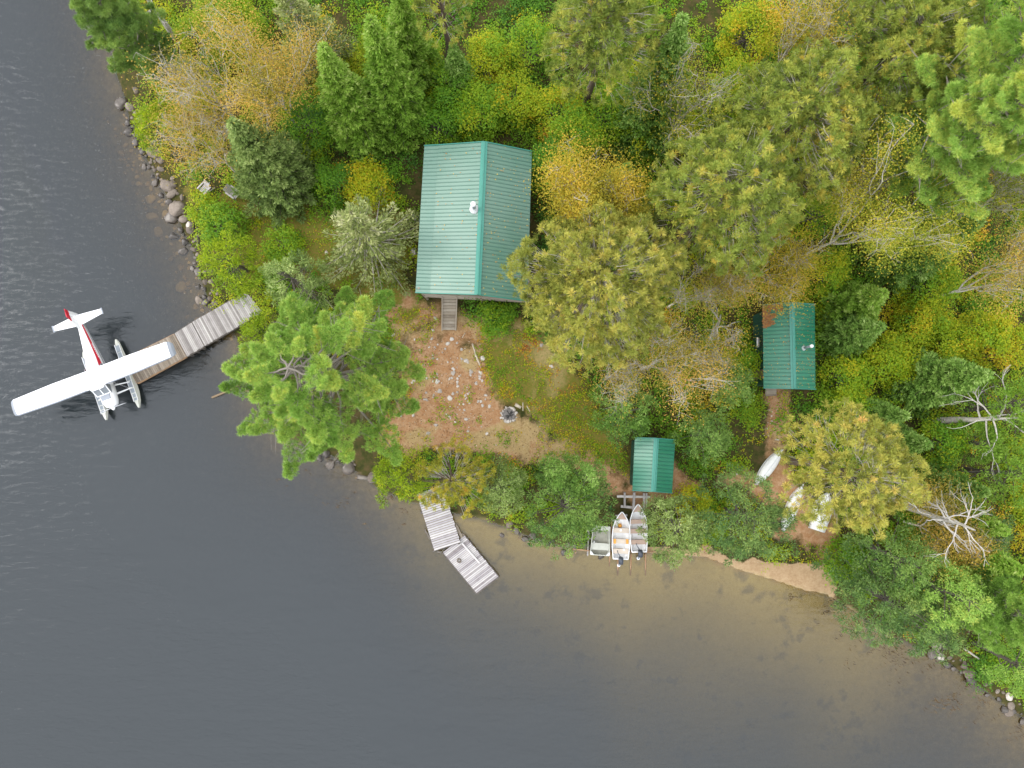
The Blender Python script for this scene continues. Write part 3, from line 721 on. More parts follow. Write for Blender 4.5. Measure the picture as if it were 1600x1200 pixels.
def make_leafy(root, h, Rm, mat, lean=(0, 0), leaf=.112, tone=.5, dens=1.7):
    tp, tr = trunk_mesh(h * .75, .012 * h + .02, lean, 1.0); paths = [(tp, tr)]
    n = int(9 + 5 * Rm * Rm); a = rng.uniform(0, 7, n); q = np.sqrt(rng.random(n)) * .72 * Rm
    x, y = np.cos(a) * q, np.sin(a) * q
    C = np.stack([x + lean[0] * .7, y + lean[1] * .7, h * (.42 + .30 * (1 - (q / Rm) ** 2)) * rng.uniform(.85, 1.15, n)], -1)
    rad = Rm * rng.uniform(.28, .45, n); f = Fol()
    a2 = rng.uniform(0, 7, n); C2 = np.stack([np.cos(a2) * Rm * .72, np.sin(a2) * Rm * .72, h * rng.uniform(.06, .38, n)], -1); C = np.concatenate([C, C2]); rad = np.concatenate([rad, Rm * rng.uniform(.22, .38, n)]); n = 2 * n
    dome_leaves(f, C, rad, rad * .85, np.clip(tone + rng.normal(size=n) * .09, 0, 1), 115 * dens, leaf)
    for p in C: paths.append((curve(trunk_at(tp, h * .3), p, .08, 4), np.linspace(.035, .01, 4)))
    V, Fa = tubes(paths, 5); link_mesh('trunk', V, Fa, M['bark_grey'], root, smooth=True)
    f.build('crown', M[mat], root)

def make_snag(root, h, Rm, lean=(0, 0), nl=8, bark='snag_wood'):
    tp, tr = trunk_mesh(h, .024 * h + .06, lean, 1.0)
    V, Fa = tubes([(tp, tr)], 8); link_mesh('trunk', V, Fa, M[bark], root, smooth=True)
    for i in range(nl):
        a = 2.4 * i + rng.normal() * .3; z = h * rng.uniform(.45, .98); b = trunk_at(tp, z); out, tips = [], []
        d = unit(np.array([math.cos(a), math.sin(a), rng.uniform(.05, .5)]))
        grow(b, d, Rm * rng.uniform(.38, .55), 0.05 * (1.25 - z / h) + .032, 3, out, tips, .62, .05, (1, 3))
        V, Fa = tubes(out, 5); link_mesh('limb', V, Fa, M[bark], root, smooth=True)

# ------------------------------------------------------------------ trees, one row each
# kind, px, py (crown centre, or the tip of a conical tree), radius px, height m, options, label
T = []
def tree(kind, px, py, rpx, h, label, name=None, group=None, cat='tree', **o): T.append((kind, px, py, rpx, h, label, name, group, cat, o))
#TREES#
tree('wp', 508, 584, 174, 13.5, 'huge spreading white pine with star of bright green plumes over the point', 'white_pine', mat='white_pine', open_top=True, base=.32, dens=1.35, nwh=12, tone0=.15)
tree('wp', 190, 45, 78, 11, 'dense soft pine hanging over the water at the upper left shore', 'white_pine', mat='soft_pine', dens=1.25, tone0=.22)
tree('wp', 1568, 150, 190, 19, 'large layered pale green pine at the upper right edge of the wood', 'white_pine', mat='white_pine', dens=1.3, base=.5, tone0=.34)
tree('wp', 1455, 238, 150, 16, 'layered green pine beside the big pale pine at upper right', 'white_pine', mat='white_pine', dens=1.3, base=.5, tone0=.30)
tree('wp', 1570, 955, 82, 12, 'yellow-tinged pale pine at the right edge above the rocky shore', 'white_pine', mat='white_pine')
tree('rp', 928, 452, 132, 14.5, 'big round red pine leaning over the long cabin roof corner', 'red_pine', mat='red_pine', dens=1.35)
tree('rp', 1345, 736, 103, 13, 'round golden red pine sheltering the white overturned hulls', 'red_pine', mat='red_pine')
tree('rp', 1130, 312, 118, 15, 'broad olive red pine right of the golden tree', 'red_pine', mat='red_pine_green', dens=1.25)
tree('rp', 1258, 180, 118, 14.5, 'bright olive red pine in the middle of the three upper pines', 'red_pine', mat='red_pine_green', dens=1.5)
tree('rp', 1415, 75, 118, 14, 'tall olive red pine at the top right with open dark gaps', 'red_pine', mat='red_pine_green', dens=1.5)
tree('rp', 950, 25, 92, 15, 'red pine with tall bare brown trunk showing at the top edge', 'red_pine', mat='red_pine_green', dens=1.3)
tree('rp', 705, 752, 62, 7, 'orange-tinged pine over the start of the pale short dock', 'red_pine', mat='orange_pine', tuft=.27, dens=1.3)
tree('rp', 680, -15, 48, 13, 'red pine crown cut by the top edge above the long cabin', 'red_pine', mat='red_pine_green')
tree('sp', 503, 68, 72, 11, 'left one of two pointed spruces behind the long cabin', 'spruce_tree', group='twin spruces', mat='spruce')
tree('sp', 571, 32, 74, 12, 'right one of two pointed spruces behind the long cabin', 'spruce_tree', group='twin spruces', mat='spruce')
tree('sp', 1384, 463, 58, 5.5, 'dark spruce just right of the small cabin, upper of a pair', 'spruce_tree', mat='spruce')
tree('sp', 1384, 505, 50, 6, 'greyer spruce right of the small cabin, lower of a pair', 'spruce_tree', mat='blue_spruce')
tree('sp', 1547, 583, 70, 7.5, 'bluish spruce above the bare white snag on the right', 'spruce_tree', mat='blue_spruce')
tree('sp', 1537, 345, 78, 9, 'blue-green spruce right of the big white-limbed birch', 'spruce_tree', mat='blue_spruce')
tree('sp', 1576, 829, 58, 7, 'green spruce right of the orange tree with white snag', 'spruce_tree', mat='spruce')
tree('sp', 1542, 766, 46, 6, 'small pointed spruce between the two bare snags', 'spruce_tree', mat='blue_spruce')
tree('sp', 1592, 886, 55, 8, 'dark spruce at the right edge above the pale yellow-tinged pine', 'spruce_tree', mat='spruce')
tree('sp', 1416, 650, 42, 5.5, 'small blue spruce tip behind the round golden pine', 'spruce_tree', mat='blue_spruce')
tree('sp', 1455, 692, 42, 5.5, 'small blue spruce tip left below the bare white snag', 'spruce_tree', mat='blue_spruce')
tree('sp', 975, 255, 42, 6, 'small blue-green spruce above the golden tree', 'spruce_tree', mat='blue_spruce')
tree('sp', 1080, 25, 80, 13, 'tall dark spruce right of the bare-trunked pine', 'spruce_tree', mat='blue_spruce')
tree('sp', 610, -25, 60, 10, 'dark spruce at the top edge above the twin spruces', 'spruce_tree', mat='spruce')
tree('sp', 1010, 350, 48, 7, 'dark spruce in the gap between two big red pines', 'spruce_tree', mat='blue_spruce')
tree('sp', 705, 72, 42, 6, 'blunt dark green spruce above the long cabin', 'spruce_tree', mat='blue_spruce')
tree('gs', 470, 25, 82, 10, 'grey lichen-hung spruce at the top between birch and twin spruces', 'dying_spruce')
tree('gs', 562, 358, 112, 8, 'grey half-dead spruce standing in the yard left of the long cabin', 'dying_spruce')
tree('gs', 250, 88, 46, 5.5, 'bare grey dead spruce beside the dense soft pine on the shore', 'dying_spruce', sparse=.7, mat='grey_spruce')
tree('sp', 358, 196, 92, 9.5, 'pale grey-green fir leaning toward the west shore below the birches', 'fir_tree', mat='pale_fir')
tree('cd', 460, 448, 52, 7, 'pale blue-grey rounded fir at the landward end of the long dock', 'fir_tree', mat='pale_fir', clump=.32)
tree('cd', 968, 638, 56, 5.5, 'dark green cedar left above the shed', 'cedar_tree', mat='blue_spruce', peak=.2)
tree('cd', 1102, 678, 47, 5.5, 'rounded green cedar touching the right side of the shed', 'cedar_tree', mat='soft_pine', peak=.35)
tree('cd', 1135, 602, 48, 5.5, 'soft green fir below left of the small cabin', 'fir_tree', mat='soft_pine', peak=.35)
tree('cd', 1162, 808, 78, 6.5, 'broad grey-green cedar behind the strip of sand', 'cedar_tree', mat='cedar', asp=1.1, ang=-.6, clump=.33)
tree('cd', 882, 792, 82, 6, 'wide dark green pine on the bank left of the beached boats', 'bank_pine', mat='soft_pine', asp=1.05, peak=.3)
tree('cd', 868, 740, 32, 6.5, 'small grey-green fir top behind the wide bank pine, left of two', 'fir_tree', mat='blue_spruce', peak=.3)
tree('cd', 916, 750, 34, 6.5, 'small grey-green fir top behind the wide bank pine, right of two', 'fir_tree', mat='blue_spruce', peak=.3)
tree('cd', 786, 765, 50, 6, 'pale blue-green pine between the orange pine and the wide bank pine', 'bank_pine', mat='pale_fir', peak=.3)
tree('cd', 1054, 826, 58, 5.5, 'young pine overhanging the white boat with brown seats', 'young_pine', mat='pale_fir', clump=.30)
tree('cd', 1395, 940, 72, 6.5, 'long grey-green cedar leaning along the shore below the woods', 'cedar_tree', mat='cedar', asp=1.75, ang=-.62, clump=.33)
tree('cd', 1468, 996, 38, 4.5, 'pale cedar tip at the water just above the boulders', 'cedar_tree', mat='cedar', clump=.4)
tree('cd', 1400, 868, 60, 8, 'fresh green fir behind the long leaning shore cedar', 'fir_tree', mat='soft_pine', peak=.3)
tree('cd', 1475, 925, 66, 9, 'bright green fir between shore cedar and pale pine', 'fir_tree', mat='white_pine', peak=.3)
tree('cd', 1598, 1040, 50, 7, 'green pine over the boulders in the lower right corner', 'bank_pine', mat='white_pine')
tree('cd', 360, 408, 54, 4.5, 'bright yellow-green cedar bush above the long dock', 'cedar_bush', cat='bush', mat='bright_cedar', asp=1.1, ang=-.9, clump=.34)
tree('cd', 246, 203, 40, 3.5, 'bright lime cedar bush on the west shore rocks', 'cedar_bush', cat='bush', mat='bright_cedar', clump=.32)
tree('cd', 262, 172, 24, 3, 'little dark shrub tucked behind the lime cedar bush', 'cedar_bush', cat='bush', mat='bright_cedar', clump=.3)
tree('cd', 628, 742, 52, 5.5, 'yellow-green bank tree left of the orange pine', 'bank_tree', mat='bright_cedar', clump=.34)
tree('cd', 412, 522, 42, 4, 'yellow-green bush at the shore beside the long dock', 'cedar_bush', cat='bush', mat='bright_cedar', clump=.36)
tree('cd', 1590, 640, 60, 9, 'dark green fir at the right edge behind the bare snag', 'fir_tree', mat='spruce', peak=.3)
tree('cd', 1585, 740, 60, 8, 'dark fir at the right edge below the bare snag', 'fir_tree', mat='spruce', peak=.3)
tree('cd', 1530, 690, 40, 5, 'dark low fir under the bare white snag', 'fir_tree', mat='spruce', peak=.3)
tree('cd', 1535, 835, 48, 6, 'dull olive fir right of the orange tree', 'fir_tree', mat='cedar', peak=.3)
tree('bi', 402, 112, 78, 11, 'orange-leaved birch with white forked limbs left of the twin spruces', 'birch_tree', mat='birch_leaf', leaves=6500)
tree('bi', 315, 130, 68, 10, 'thin peach-leaved birch with a bare white fork near the west shore', 'birch_tree', mat='birch_leaf', leaves=2600, tips_bare=.4)
tree('bi', 320, 225, 58, 7, 'sparse tan birch between the lime bush and the leaning cedar', 'birch_tree', mat='birch_leaf', leaves=2600)
tree('bi', 1082, 150, 78, 11, 'pale yellow birch with forked white trunk left of the upper pines', 'birch_tree', mat='birch_leaf_green', leaves=3000, tips_bare=.3)
tree('bi', 1375, 335, 105, 13, 'wide birch with fans of bare white limbs and yellow leaves', 'birch_tree', mat='birch_leaf_green', leaves=7500, tips_bare=.18)
tree('bi', 1578, 430, 62, 11, 'thin yellow birch at the right edge with pale limbs', 'birch_tree', mat='birch_leaf', leaves=3200, tips_bare=.2)
tree('bi', 1035, 562, 66, 9, 'gold birch with white limbs below right of the big round pine', 'birch_tree', mat='birch_leaf', leaves=2600)
tree('bi', 965, 580, 42, 7, 'small bare-limbed birch at the foot of the big round pine', 'birch_tree', mat='birch_leaf', leaves=900)
tree('bi', 1214, 414, 50, 7, 'golden birch brushing the top of the small cabin roof', 'birch_tree', mat='gold_leaf', leaves=3600)
tree('bi', 1136, 440, 42, 7.5, 'greyish thin birch left of the golden one by the small cabin', 'birch_tree', mat='birch_leaf', leaves=3000, tips_bare=.2)
tree('bi', 1078, 455, 44, 8, 'sparse birch touching the right side of the big round pine', 'birch_tree', mat='birch_leaf_green', leaves=1300, tips_bare=.4)
tree('bi', 1250, 62, 52, 12, 'vivid orange birch at the top between pines', 'birch_tree', mat='gold_leaf', leaves=3000)
tree('bi', 1312, 15, 44, 12, 'leafless grey birch at the top edge beside the vivid orange one', 'birch_tree', mat='birch_leaf', leaves=350)
tree('bi', 934, 325, 66, 11.5, 'dense golden tree just above the big round pine', 'golden_tree', mat='gold_leaf', leaves=9000, leaf=.085, tips_bare=0)
tree('bi', 1478, 832, 62, 6.2, 'orange-leaved tree around the lower white snag', 'birch_tree', mat='birch_leaf', leaves=5000)
tree('bi', 1565, 310, 46, 9, 'yellow birch at the right edge under the large pale pine', 'birch_tree', mat='birch_leaf_green', leaves=1800)
tree('bi', 1345, 275, 34, 8, 'small yellow birch between the olive and layered pines', 'birch_tree', mat='birch_leaf_green', leaves=900)
tree('bi', 1110, 545, 40, 6, 'yellow-leaved young birch left of the small cabin', 'birch_tree', mat='gold_leaf', leaves=1500)
tree('ds', 1548, 655, 74, 6.5, 'bare white dead tree with long limbs at the right', 'dead_tree', cat='dead tree', lean=(.9, 0.2), nl=9)
tree('ds', 1474, 808, 56, 9.0, 'bare white dead tree standing inside the orange foliage', 'dead_tree', cat='dead tree', lean=(.3, -.9), nl=11)
tree('ds', 1122, 503, 34, 5, 'broken dead birch stub left of the small cabin', 'dead_tree', cat='dead tree', lean=(-1.0, .8), nl=3)
tree('ds', 235, 5, 34, 5, 'bare grey dead tree top at the upper left edge', 'dead_tree', cat='dead tree', lean=(.3, .3), nl=8)
# leafy deciduous shrubs and young trees
LS = [(600, 75, 46, 5, .50, 'yellow-green leafy tree behind the right twin spruce'), (655, 75, 36, 4, .62, 'orange-flecked leafy shrub at the top above the long cabin'),
      (700, 130, 44, 4.5, .34, 'deep green leafy tree above the long cabin roof'), (760, 85, 44, 4, .60, 'gold leafy tree at the top above the long cabin'),
      (745, 165, 50, 4, .40, 'broad green shrub close behind the long cabin ridge'), (685, 190, 40, 3.5, .32, 'dark green shrub behind the left roof corner of the long cabin'),
      (805, 150, 44, 4, .58, 'tan-yellow leafy tree behind the right roof slope'), (870, 165, 46, 4.5, .62, 'bright yellow leafy tree left of the bare pine trunk'),
      (905, 215, 52, 5, .42, 'green leafy tree above the golden tree'), (870, 255, 46, 4.5, .30, 'grey-green leafy tree right of the long cabin roof'),
      (950, 175, 46, 4, .46, 'lime shrub below the foot of the bare pine trunk'), (835, 60, 44, 5, .45, 'green leafy tree left of the bare-trunked pine'),
      (350, 25, 56, 5, .50, 'olive leafy tree at the top left of the orange birch'), (300, 45, 36, 4, .56, 'yellow-olive shrub near the dead spruce on the shore'),
      (570, 290, 44, 2.5, .64, 'low yellow shrub left of the long cabin below the twin spruces'), (520, 280, 36, 3, .30, 'dark green shrub below the left twin spruce'),
      (480, 180, 46, 4.5, .26, 'deep green shrub between orange birch and left twin spruce'), (1180, 40, 50, 5, .60, 'yellow-orange leafy tree at the top left of the vivid orange birch'),
      (1160, 130, 46, 4.5, .50, 'olive leafy tree between pale birch and olive pine'), (1010, 200, 40, 4, .52, 'yellow-green shrub left of the pale yellow birch'),
      (1460, 445, 46, 3.5, .50, 'lime shrub right of the dark cabin spruces'), (1400, 560, 48, 3, .56, 'bright yellow-green shrub right of the small cabin'),
      (1450, 500, 44, 3, .60, 'yellow shrub in the bright thicket on the right'), (1330, 590, 44, 3, .50, 'lime shrub below right of the small cabin'),
      (1340, 640, 40, 3, .42, 'green shrub above the round golden pine'), (1500, 540, 42, 3.5, .55, 'yellow-green shrub left of the bluish spruce'),
      (1300, 420, 40, 4, .52, 'yellow-green shrub above right of the small cabin'), (1285, 330, 40, 4, .44, 'olive shrub between olive pine and wide birch'),
      (1480, 690, 40, 4, .40, 'dark green shrub below the bare white dead tree'), (1160, 570, 36, 2.5, .48, 'green shrub against the left wall of the small cabin'),
      (1080, 590, 34, 3, .38, 'green shrub right of the gold birch'), (1125, 790, 0, 0, 0, ''), (1085, 790, 34, 2.5, .62, 'gold-flecked shrub between young pine and broad sand cedar'),
      (775, 495, 34, 1.6, .36, 'low green bush beside the cabin stairs'), (1330, 880, 40, 2.5, .36, 'dark green shrub at the end of the sand strip'),
      (310, 320, 30, 1.8, .50, 'low lime bush by the white slatted chairs'), (345, 350, 40, 2.2, .40, 'green bush below the slatted chairs'),
      (440, 385, 36, 1.6, .48, 'low olive bush between leaning cedar and grey-blue fir'), (990, 120, 34, 4, .55, 'yellow shrub at the foot of the bare-trunked pine'),
      (1035, 730, 0, 0, 0, ''), (1550, 520, 46, 4.5, .60, 'orange-yellow shrub under the thin birch on the right'), (1590, 540, 40, 4.5, .66, 'orange shrub at the right edge above the dark fir')]
for px, py, r, h, tn, lab in LS:
    if r: tree('lf', px, py, r, h, lab, 'leafy_shrub', 'leafy shrubs in the woods', 'shrub', tone=tn)

KIND_NAME = dict(wp='white_pine', rp='red_pine', sp='spruce_tree', gs='dying_spruce', cd='cedar_tree', bi='birch_tree', ds='dead_tree', lf='leafy_shrub')
ZC = dict(wp=.55, rp=.74, sp=1.0, gs=.62, cd=.62, bi=.72, ds=.7, lf=.6)
for kind, px, py, rpx, h, label, name, group, cat, o in T:
    g = 1.0
    for _ in range(3):
        zc = g + h * ZC[kind]; p = P(px, py, zc); g = max(.05, G(p.x, p.y))
    Rm = rpx * (H - zc) / F
    if kind == 'sp': Rm = rpx * (H - g - h * .3) / F * .92
    lean = o.pop('lean', None)
    if lean is not None: p = p - Vector((lean[0], lean[1], 0)) * ZC[kind]
    lean = lean or (float(rng.normal() * .02 * h), float(rng.normal() * .02 * h))
    g = max(.05, G(p.x, p.y))
    root = thing(name or KIND_NAME[kind], label, cat, (p.x, p.y, g - .05), 0, group)
    if kind == 'wp': make_white_pine(root, h, Rm, lean=lean, **o)
    elif kind == 'rp': make_red_pine(root, h, Rm, lean=lean, **o)
    elif kind == 'sp': make_spruce(root, h, Rm, lean=lean, **o)
    elif kind == 'gs':
        o.setdefault('sparse', .55); o.setdefault('mat', 'grey_spruce'); make_spruce(root, h, Rm, lean=lean, step=.36, **o)
    elif kind == 'cd': make_cedar(root, h, Rm, lean=lean, **o)
    elif kind == 'bi': make_birch(root, h, Rm, lean=lean, **o)
    elif kind == 'ds': make_snag(root, h, Rm, lean=lean, **o)
    elif kind == 'lf': make_leafy(root, h, Rm, 'under_leaf', lean=lean, **o)
#END_TREES#

# ------------------------------------------------------------------ undergrowth, heath, grass
def scatter(n, box=(100, 1640, -60, 1160)):
    px = rng.uniform(box[0], box[1], n); py = rng.uniform(box[2], box[3], n)
    z = np.full(n, .8); 
    for _ in range(3):
        xy = PN(px, py, z); z = gz(xy[:, 0], xy[:, 1])
    d = shore_d(xy[:, 0], xy[:, 1]); return px, py, xy[:, 0], xy[:, 1], z, d
bad = lambda px, py: np.any([inpoly(px, py, f) for f in FOOT], axis=0)
px, py, x, y, z, d = scatter(5400)
cl = polysd(px, py, CLEARING); he = inpoly(px, py, HEATH); wy = inpoly(px, py, WESTYARD); sd_ = polysd(px, py, SAND)
ok = (d > .5 + .9 * (px < 330)) & (cl < -6) & ~he & ~bad(px, py) & (sd_ < -4) & (~wy | (rng.random(len(px)) < .28)) & ~((px > 300) & (px < 660) & (py > 560))
px, py, x, y, z, d, wy, cl = [q[ok] for q in (px, py, x, y, z, d, wy, cl)]
rad = (.28 + .85 * rng.random(len(px)) ** 1.8) * np.where(wy, .55, 1); hg = rad * rng.uniform(.6, 1.6, len(px)) * np.where(cl > -30, .6, 1)
tone = .13 + .55 * fbm(x, y, 3.2, 60, 3) + rng.normal(size=len(px)) * .09
tone += .10 * .6 * sstep(1280, 1400, px) * sstep(380, 450, py) + .08 * sstep(1280, 1400, px) * sstep(380, 450, py) * (1 - sstep(640, 720, py)) + .10 * sstep(440, 330, px) - .06 * sstep(600, 700, px) * (1 - sstep(900, 950, px))
tone = np.where(rng.random(len(px)) < .04, rng.uniform(.70, .9, len(px)), tone)
u = Fol(); dome_leaves(u, np.stack([x, y, z - .05], -1), rad, hg, np.clip(tone, .02, .95), 215, .115)
tag(u.build('undergrowth', M['under_leaf']), 'mixed green and yellow shrubby undergrowth covering the forest floor', 'undergrowth', kind='stuff')

px, py, x, y, z, d = scatter(60000, (280, 1320, 280, 900))
cl = polysd(px, py, CLEARING); he = polysd(px, py, HEATH); wy = polysd(px, py, WESTYARD)
pn = fbm(x, y, 1.3, 70, 3)
pr = np.where(he > 0, .85 * sstep(.30, .52, pn), 0) + np.where((wy > 0) & (he < 0), .55 * sstep(.42, .58, pn), 0) + np.where((cl > 0) & (he < 0), .55 * sstep(.54, .62, pn), 0) + np.where((cl <= 0) & (cl > -30), .5, 0)
ok = (d > .4) & ~bad(px, py) & (rng.random(len(px)) < pr) & (polysd(px, py, SAND) < 0)
px, py, x, y, z, he, cl = [q[ok] for q in (px, py, x, y, z, he, cl)]
tone = .30 + .45 * fbm(x, y, 1.5, 80, 2) + np.where(he > 0, .36 * sstep(.46, .6, fbm(x, y, 2.0, 90, 2)) * (py < 640), 0) + rng.normal(size=len(px)) * .10
hl = Fol(); k = 4; xx = np.repeat(x, k); n_ = len(xx)
C = np.stack([xx + rng.normal(size=n_) * .09, np.repeat(y, k) + rng.normal(size=n_) * .09, np.repeat(z, k) + rng.uniform(.02, .16, n_)], -1)
nrm = unit(rng.normal(size=(n_, 3)) * .55 + np.array([0, 0, 1])); Dd = unit(np.cross(nrm, rdir(n_))); sz = rng.uniform(.06, .13, n_)
hl.add(blades(C, Dd, sz, sz * .7, nrm), np.clip(np.repeat(tone, k) + rng.normal(size=n_) * .1, .05, 1))
tag(hl.build('ground_cover', M['under_leaf']), 'low green and rusty heath plants on the clearing', 'ground cover', kind='stuff')

px, py, x, y, z, d = scatter(42000, (580, 1320, 490, 880))
cl = polysd(px, py, CLEARING); ok = ((cl > -12) | (polysd(px, py, SAND) > 0)) & (d > .15) & ~bad(px, py) & (rng.random(len(px)) < .25 + .75 * fbm(x, y, .9, 77, 3))
x, y, z = x[ok], y[ok], z[ok]; n_ = len(x); nr = unit(rng.normal(size=(n_, 3)) * .3 + np.array([0, 0, 1])); Dd = unit(np.cross(nr, rdir(n_))); sz = rng.uniform(.03, .11, n_)
bits = Fol(); bits.add(blades(np.stack([x, y, z + rng.uniform(.012, .04, n_)], -1), Dd, sz, sz * rng.uniform(.12, .7, n_), nr), rng.random(n_) ** 1.3)
tag(bits.build('ground_litter', M['chips']), 'needles, chips and dead leaves littering the bare ground', 'litter', kind='stuff')

# ------------------------------------------------------------------ rocks and stones
def rock_mesh(name, seed):
    import bmesh
    bm = bmesh.new(); bmesh.ops.create_icosphere(bm, subdivisions=3, radius=1.0)
    r = np.random.default_rng(seed); pl = unit(r.normal(size=(9, 3))); off = r.uniform(.55, .95, 9); ph = r.uniform(0, 7, 3)
    for v in bm.verts:
        c = np.array(v.co); k = 1.0
        for n_, o_ in zip(pl, off):
            dd = float(c @ n_)
            if dd > o_: k = min(k, o_ / dd + .06)
        k *= 1 + .05 * math.sin(5 * c[0] + ph[0]) * math.sin(5 * c[1] + ph[1]) + .03 * math.sin(11 * c[2] + ph[2])
        v.co = Vector(c * k)
    me = bpy.data.meshes.new(name); bm.to_mesh(me); bm.free()
    me.polygons.foreach_set('use_smooth', [True] * len(me.polygons))
    return me
ROCKS = {}
for mk in ('rock', 'rock_wet', 'rock_bed', 'rock_pale'):
    ROCKS[mk] = []
    for s in range(5):
        me = rock_mesh('rock', 100 + s); me.materials.append(M[mk])
        a = me.attributes.new('t', 'FLOAT', 'FACE'); a.data.foreach_set('value', np.full(len(me.polygons), .25 + .12 * s, dtype=np.float32)); ROCKS[mk].append(me)
def rock(x, y, z, r, mk, label, group=None, name='boulder', cat='boulder', flat=.6, asp=None):
    o = bpy.data.objects.new(name, random.choice(ROCKS[mk])); COL.objects.link(o)
    a = asp or random.uniform(.65, 1.0)
    o.location = (x, y, z); o.scale = (r, r * a, r * flat); o.rotation_euler = (random.uniform(-.2, .2), random.uniform(-.2, .2), random.uniform(0, 6.28))
    return tag(o, label, cat, group)
def along(poly, n, spread_in, spread_out, rmin, rmax, label_dry, label_wet, label_bed, grp):
    pts = PN([a for a, b in poly], [b for a, b in poly], np.zeros(len(poly))); seg = np.linalg.norm(np.diff(pts, axis=0), axis=1); cs = np.concatenate([[0], np.cumsum(seg)])
    placed = []; tries = 0
    while len(placed) < n and tries < n * 30:
        tries += 1
        s = random.uniform(0, cs[-1]); x = np.interp(s, cs, pts[:, 0]); y = np.interp(s, cs, pts[:, 1])
        q = random.uniform(-spread_out, spread_in) if random.random() < .6 else random.gauss(0, .3)
        x += q * .8 + random.gauss(0, .15); y += q * .6 + random.gauss(0, .15)
        r = rmin + (rmax - rmin) * random.random() ** 2.2
        if any((x - a) ** 2 + (y - b) ** 2 < (.75 * (r + c)) ** 2 for a, b, c in placed): continue
        d = float(shore_d(np.array([x]), np.array([y]))[0])
        if d > spread_in or d < -spread_out: continue
        placed.append((x, y, r)); z = G(x, y)
        if d > .12: mk, lb, zz = 'rock', label_dry, z + r * .12
        elif z + r * .75 > .03: mk, lb, zz = 'rock_wet', label_wet, z + r * .40
        else: mk, lb, zz = 'rock_bed', label_bed, z + r * .1
        rock(x, y, zz, r, mk, lb, grp)
along(SHORE_PX[5:17], 190, 1.0, 2.0, .12, .50, 'dry brown boulder on the west shore above the long dock', 'wet brown boulder at the waterline of the west shore above the long dock', 'tan boulder under clear water off the west shore', 'boulders along the west shore')
along(SHORE_PX[17:26], 25, .5, .8, .12, .45, 'brown boulder on the shore under the huge white pine', 'wet dark boulder at the waterline under the huge white pine', 'submerged boulder near the huge white pine', 'boulders under the huge white pine')
along(SHORE_PX[29:34], 36, .35, .7, .08, .30, 'small brown rock on the shore left of the beached boats', 'wet small rock at the waterline left of the beached boats', 'small submerged rock left of the beached boats', 'rocks left of the beached boats')
along(SHORE_PX[44:50], 32, .6, .5, .10, .42, 'brown boulder on the lower right shore', 'wet boulder at the waterline of the lower right shore', 'submerged boulder off the lower right shore', 'boulders on the lower right shore')
for px_, py_, r, mk, lb in [(297, 355, .36, 'rock_pale', 'pale round boulder at the waterline above the long dock'), (277, 327, .62, 'rock', 'largest brown boulder on the west shore rocks'),
                            (313, 470, .34, 'rock', 'brown boulder beside the upper edge of the long dock'), (263, 293, .55, 'rock', 'long tan boulder on the west shore below the lime bush'),
                            (248, 242, .42, 'rock', 'light boulder under the lime cedar bush'), (1469, 1025, .28, 'rock_pale', 'white stone at the tip of the leaning shore cedar'),
                            (1576, 1088, .30, 'rock_pale', 'pale angular boulder near the lower right corner'), (1506, 1040, .32, 'rock', 'square brown boulder right of the white stone on the lower right shore'),
                            (1516, 1052, .42, 'rock', 'tan flat boulder on the lower right shore below the pale cedar tip'), (903, 838, .40, 'rock', 'tan boulder on the rocks just left of the olive boat'), (584, 745, .45, 'rock', 'flat brown ledge stone at the water under the huge white pine'),
                            (646, 395, .32, 'rock_pale', 'pale boulder against the left wall of the long cabin'), (650, 343, .34, 'rock_pale', 'grey boulder under the left eave of the long cabin'), (1575, 1112, .34, 'rock', 'round tan boulder in the lower right corner shallows')]:
    p = onland(px_, py_); rock(p.x, p.y, max(p.z, -.1) + r * .2, r, mk, lb, None)
# stones on the clearing
BIG = [(728, 564, .36, 'largest rounded pale stone on the clearing beside the sticks'), (754, 560, .34, 'pale grey stone right of the long sticks'), (708, 583, .36, 'broad pale stone in the middle of the clearing'),
       (736, 581, .34, 'flat pale stone below the long sticks'), (751, 582, .32, 'pointed white stone right of the flat pale stone'), (744, 599, .26, 'white stone upper right on the bare clearing'),
       (846, 539, .30, 'white stone beside the round pine foot'), (861, 572, .34, 'pale stone right of the rusty heath'), (680, 497, .30, 'grey stone left of the cabin stairs'),
       (700, 537, .32, 'pale stone just below the cabin stairs'), (706, 530, .28, 'long white stone nearest the stair foot'), (767, 516, .30, 'pale stone on the path right of the stairs'),
       (703, 622, .34, 'grey-pink stone low on the bare clearing'), (687, 611, .34, 'dark grey stone by the pine plume tip'), (669, 677, .32, 'dark grey boulder low left on the clearing'),
       (681, 664, .30, 'lichened grey stone low left on the clearing'), (728, 655, .30, 'pink-grey stone left of the fire ring'), (683, 596, .36, 'flat tan stone by the pine plume tip'),
       (613, 523, .34, 'pale stone at the upper left of the clearing'), (536, 415, .36, 'tan boulder under the grey half-dead spruce'), (510, 395, .30, 'grey boulder left of the grey half-dead spruce')]
for px_, py_, r, lb in BIG:
    p = onland(px_, py_); rock(p.x, p.y, p.z + r * .02, r * .52, 'rock_pale', lb, None, 'stone', 'stone', .45)
cnt = 0
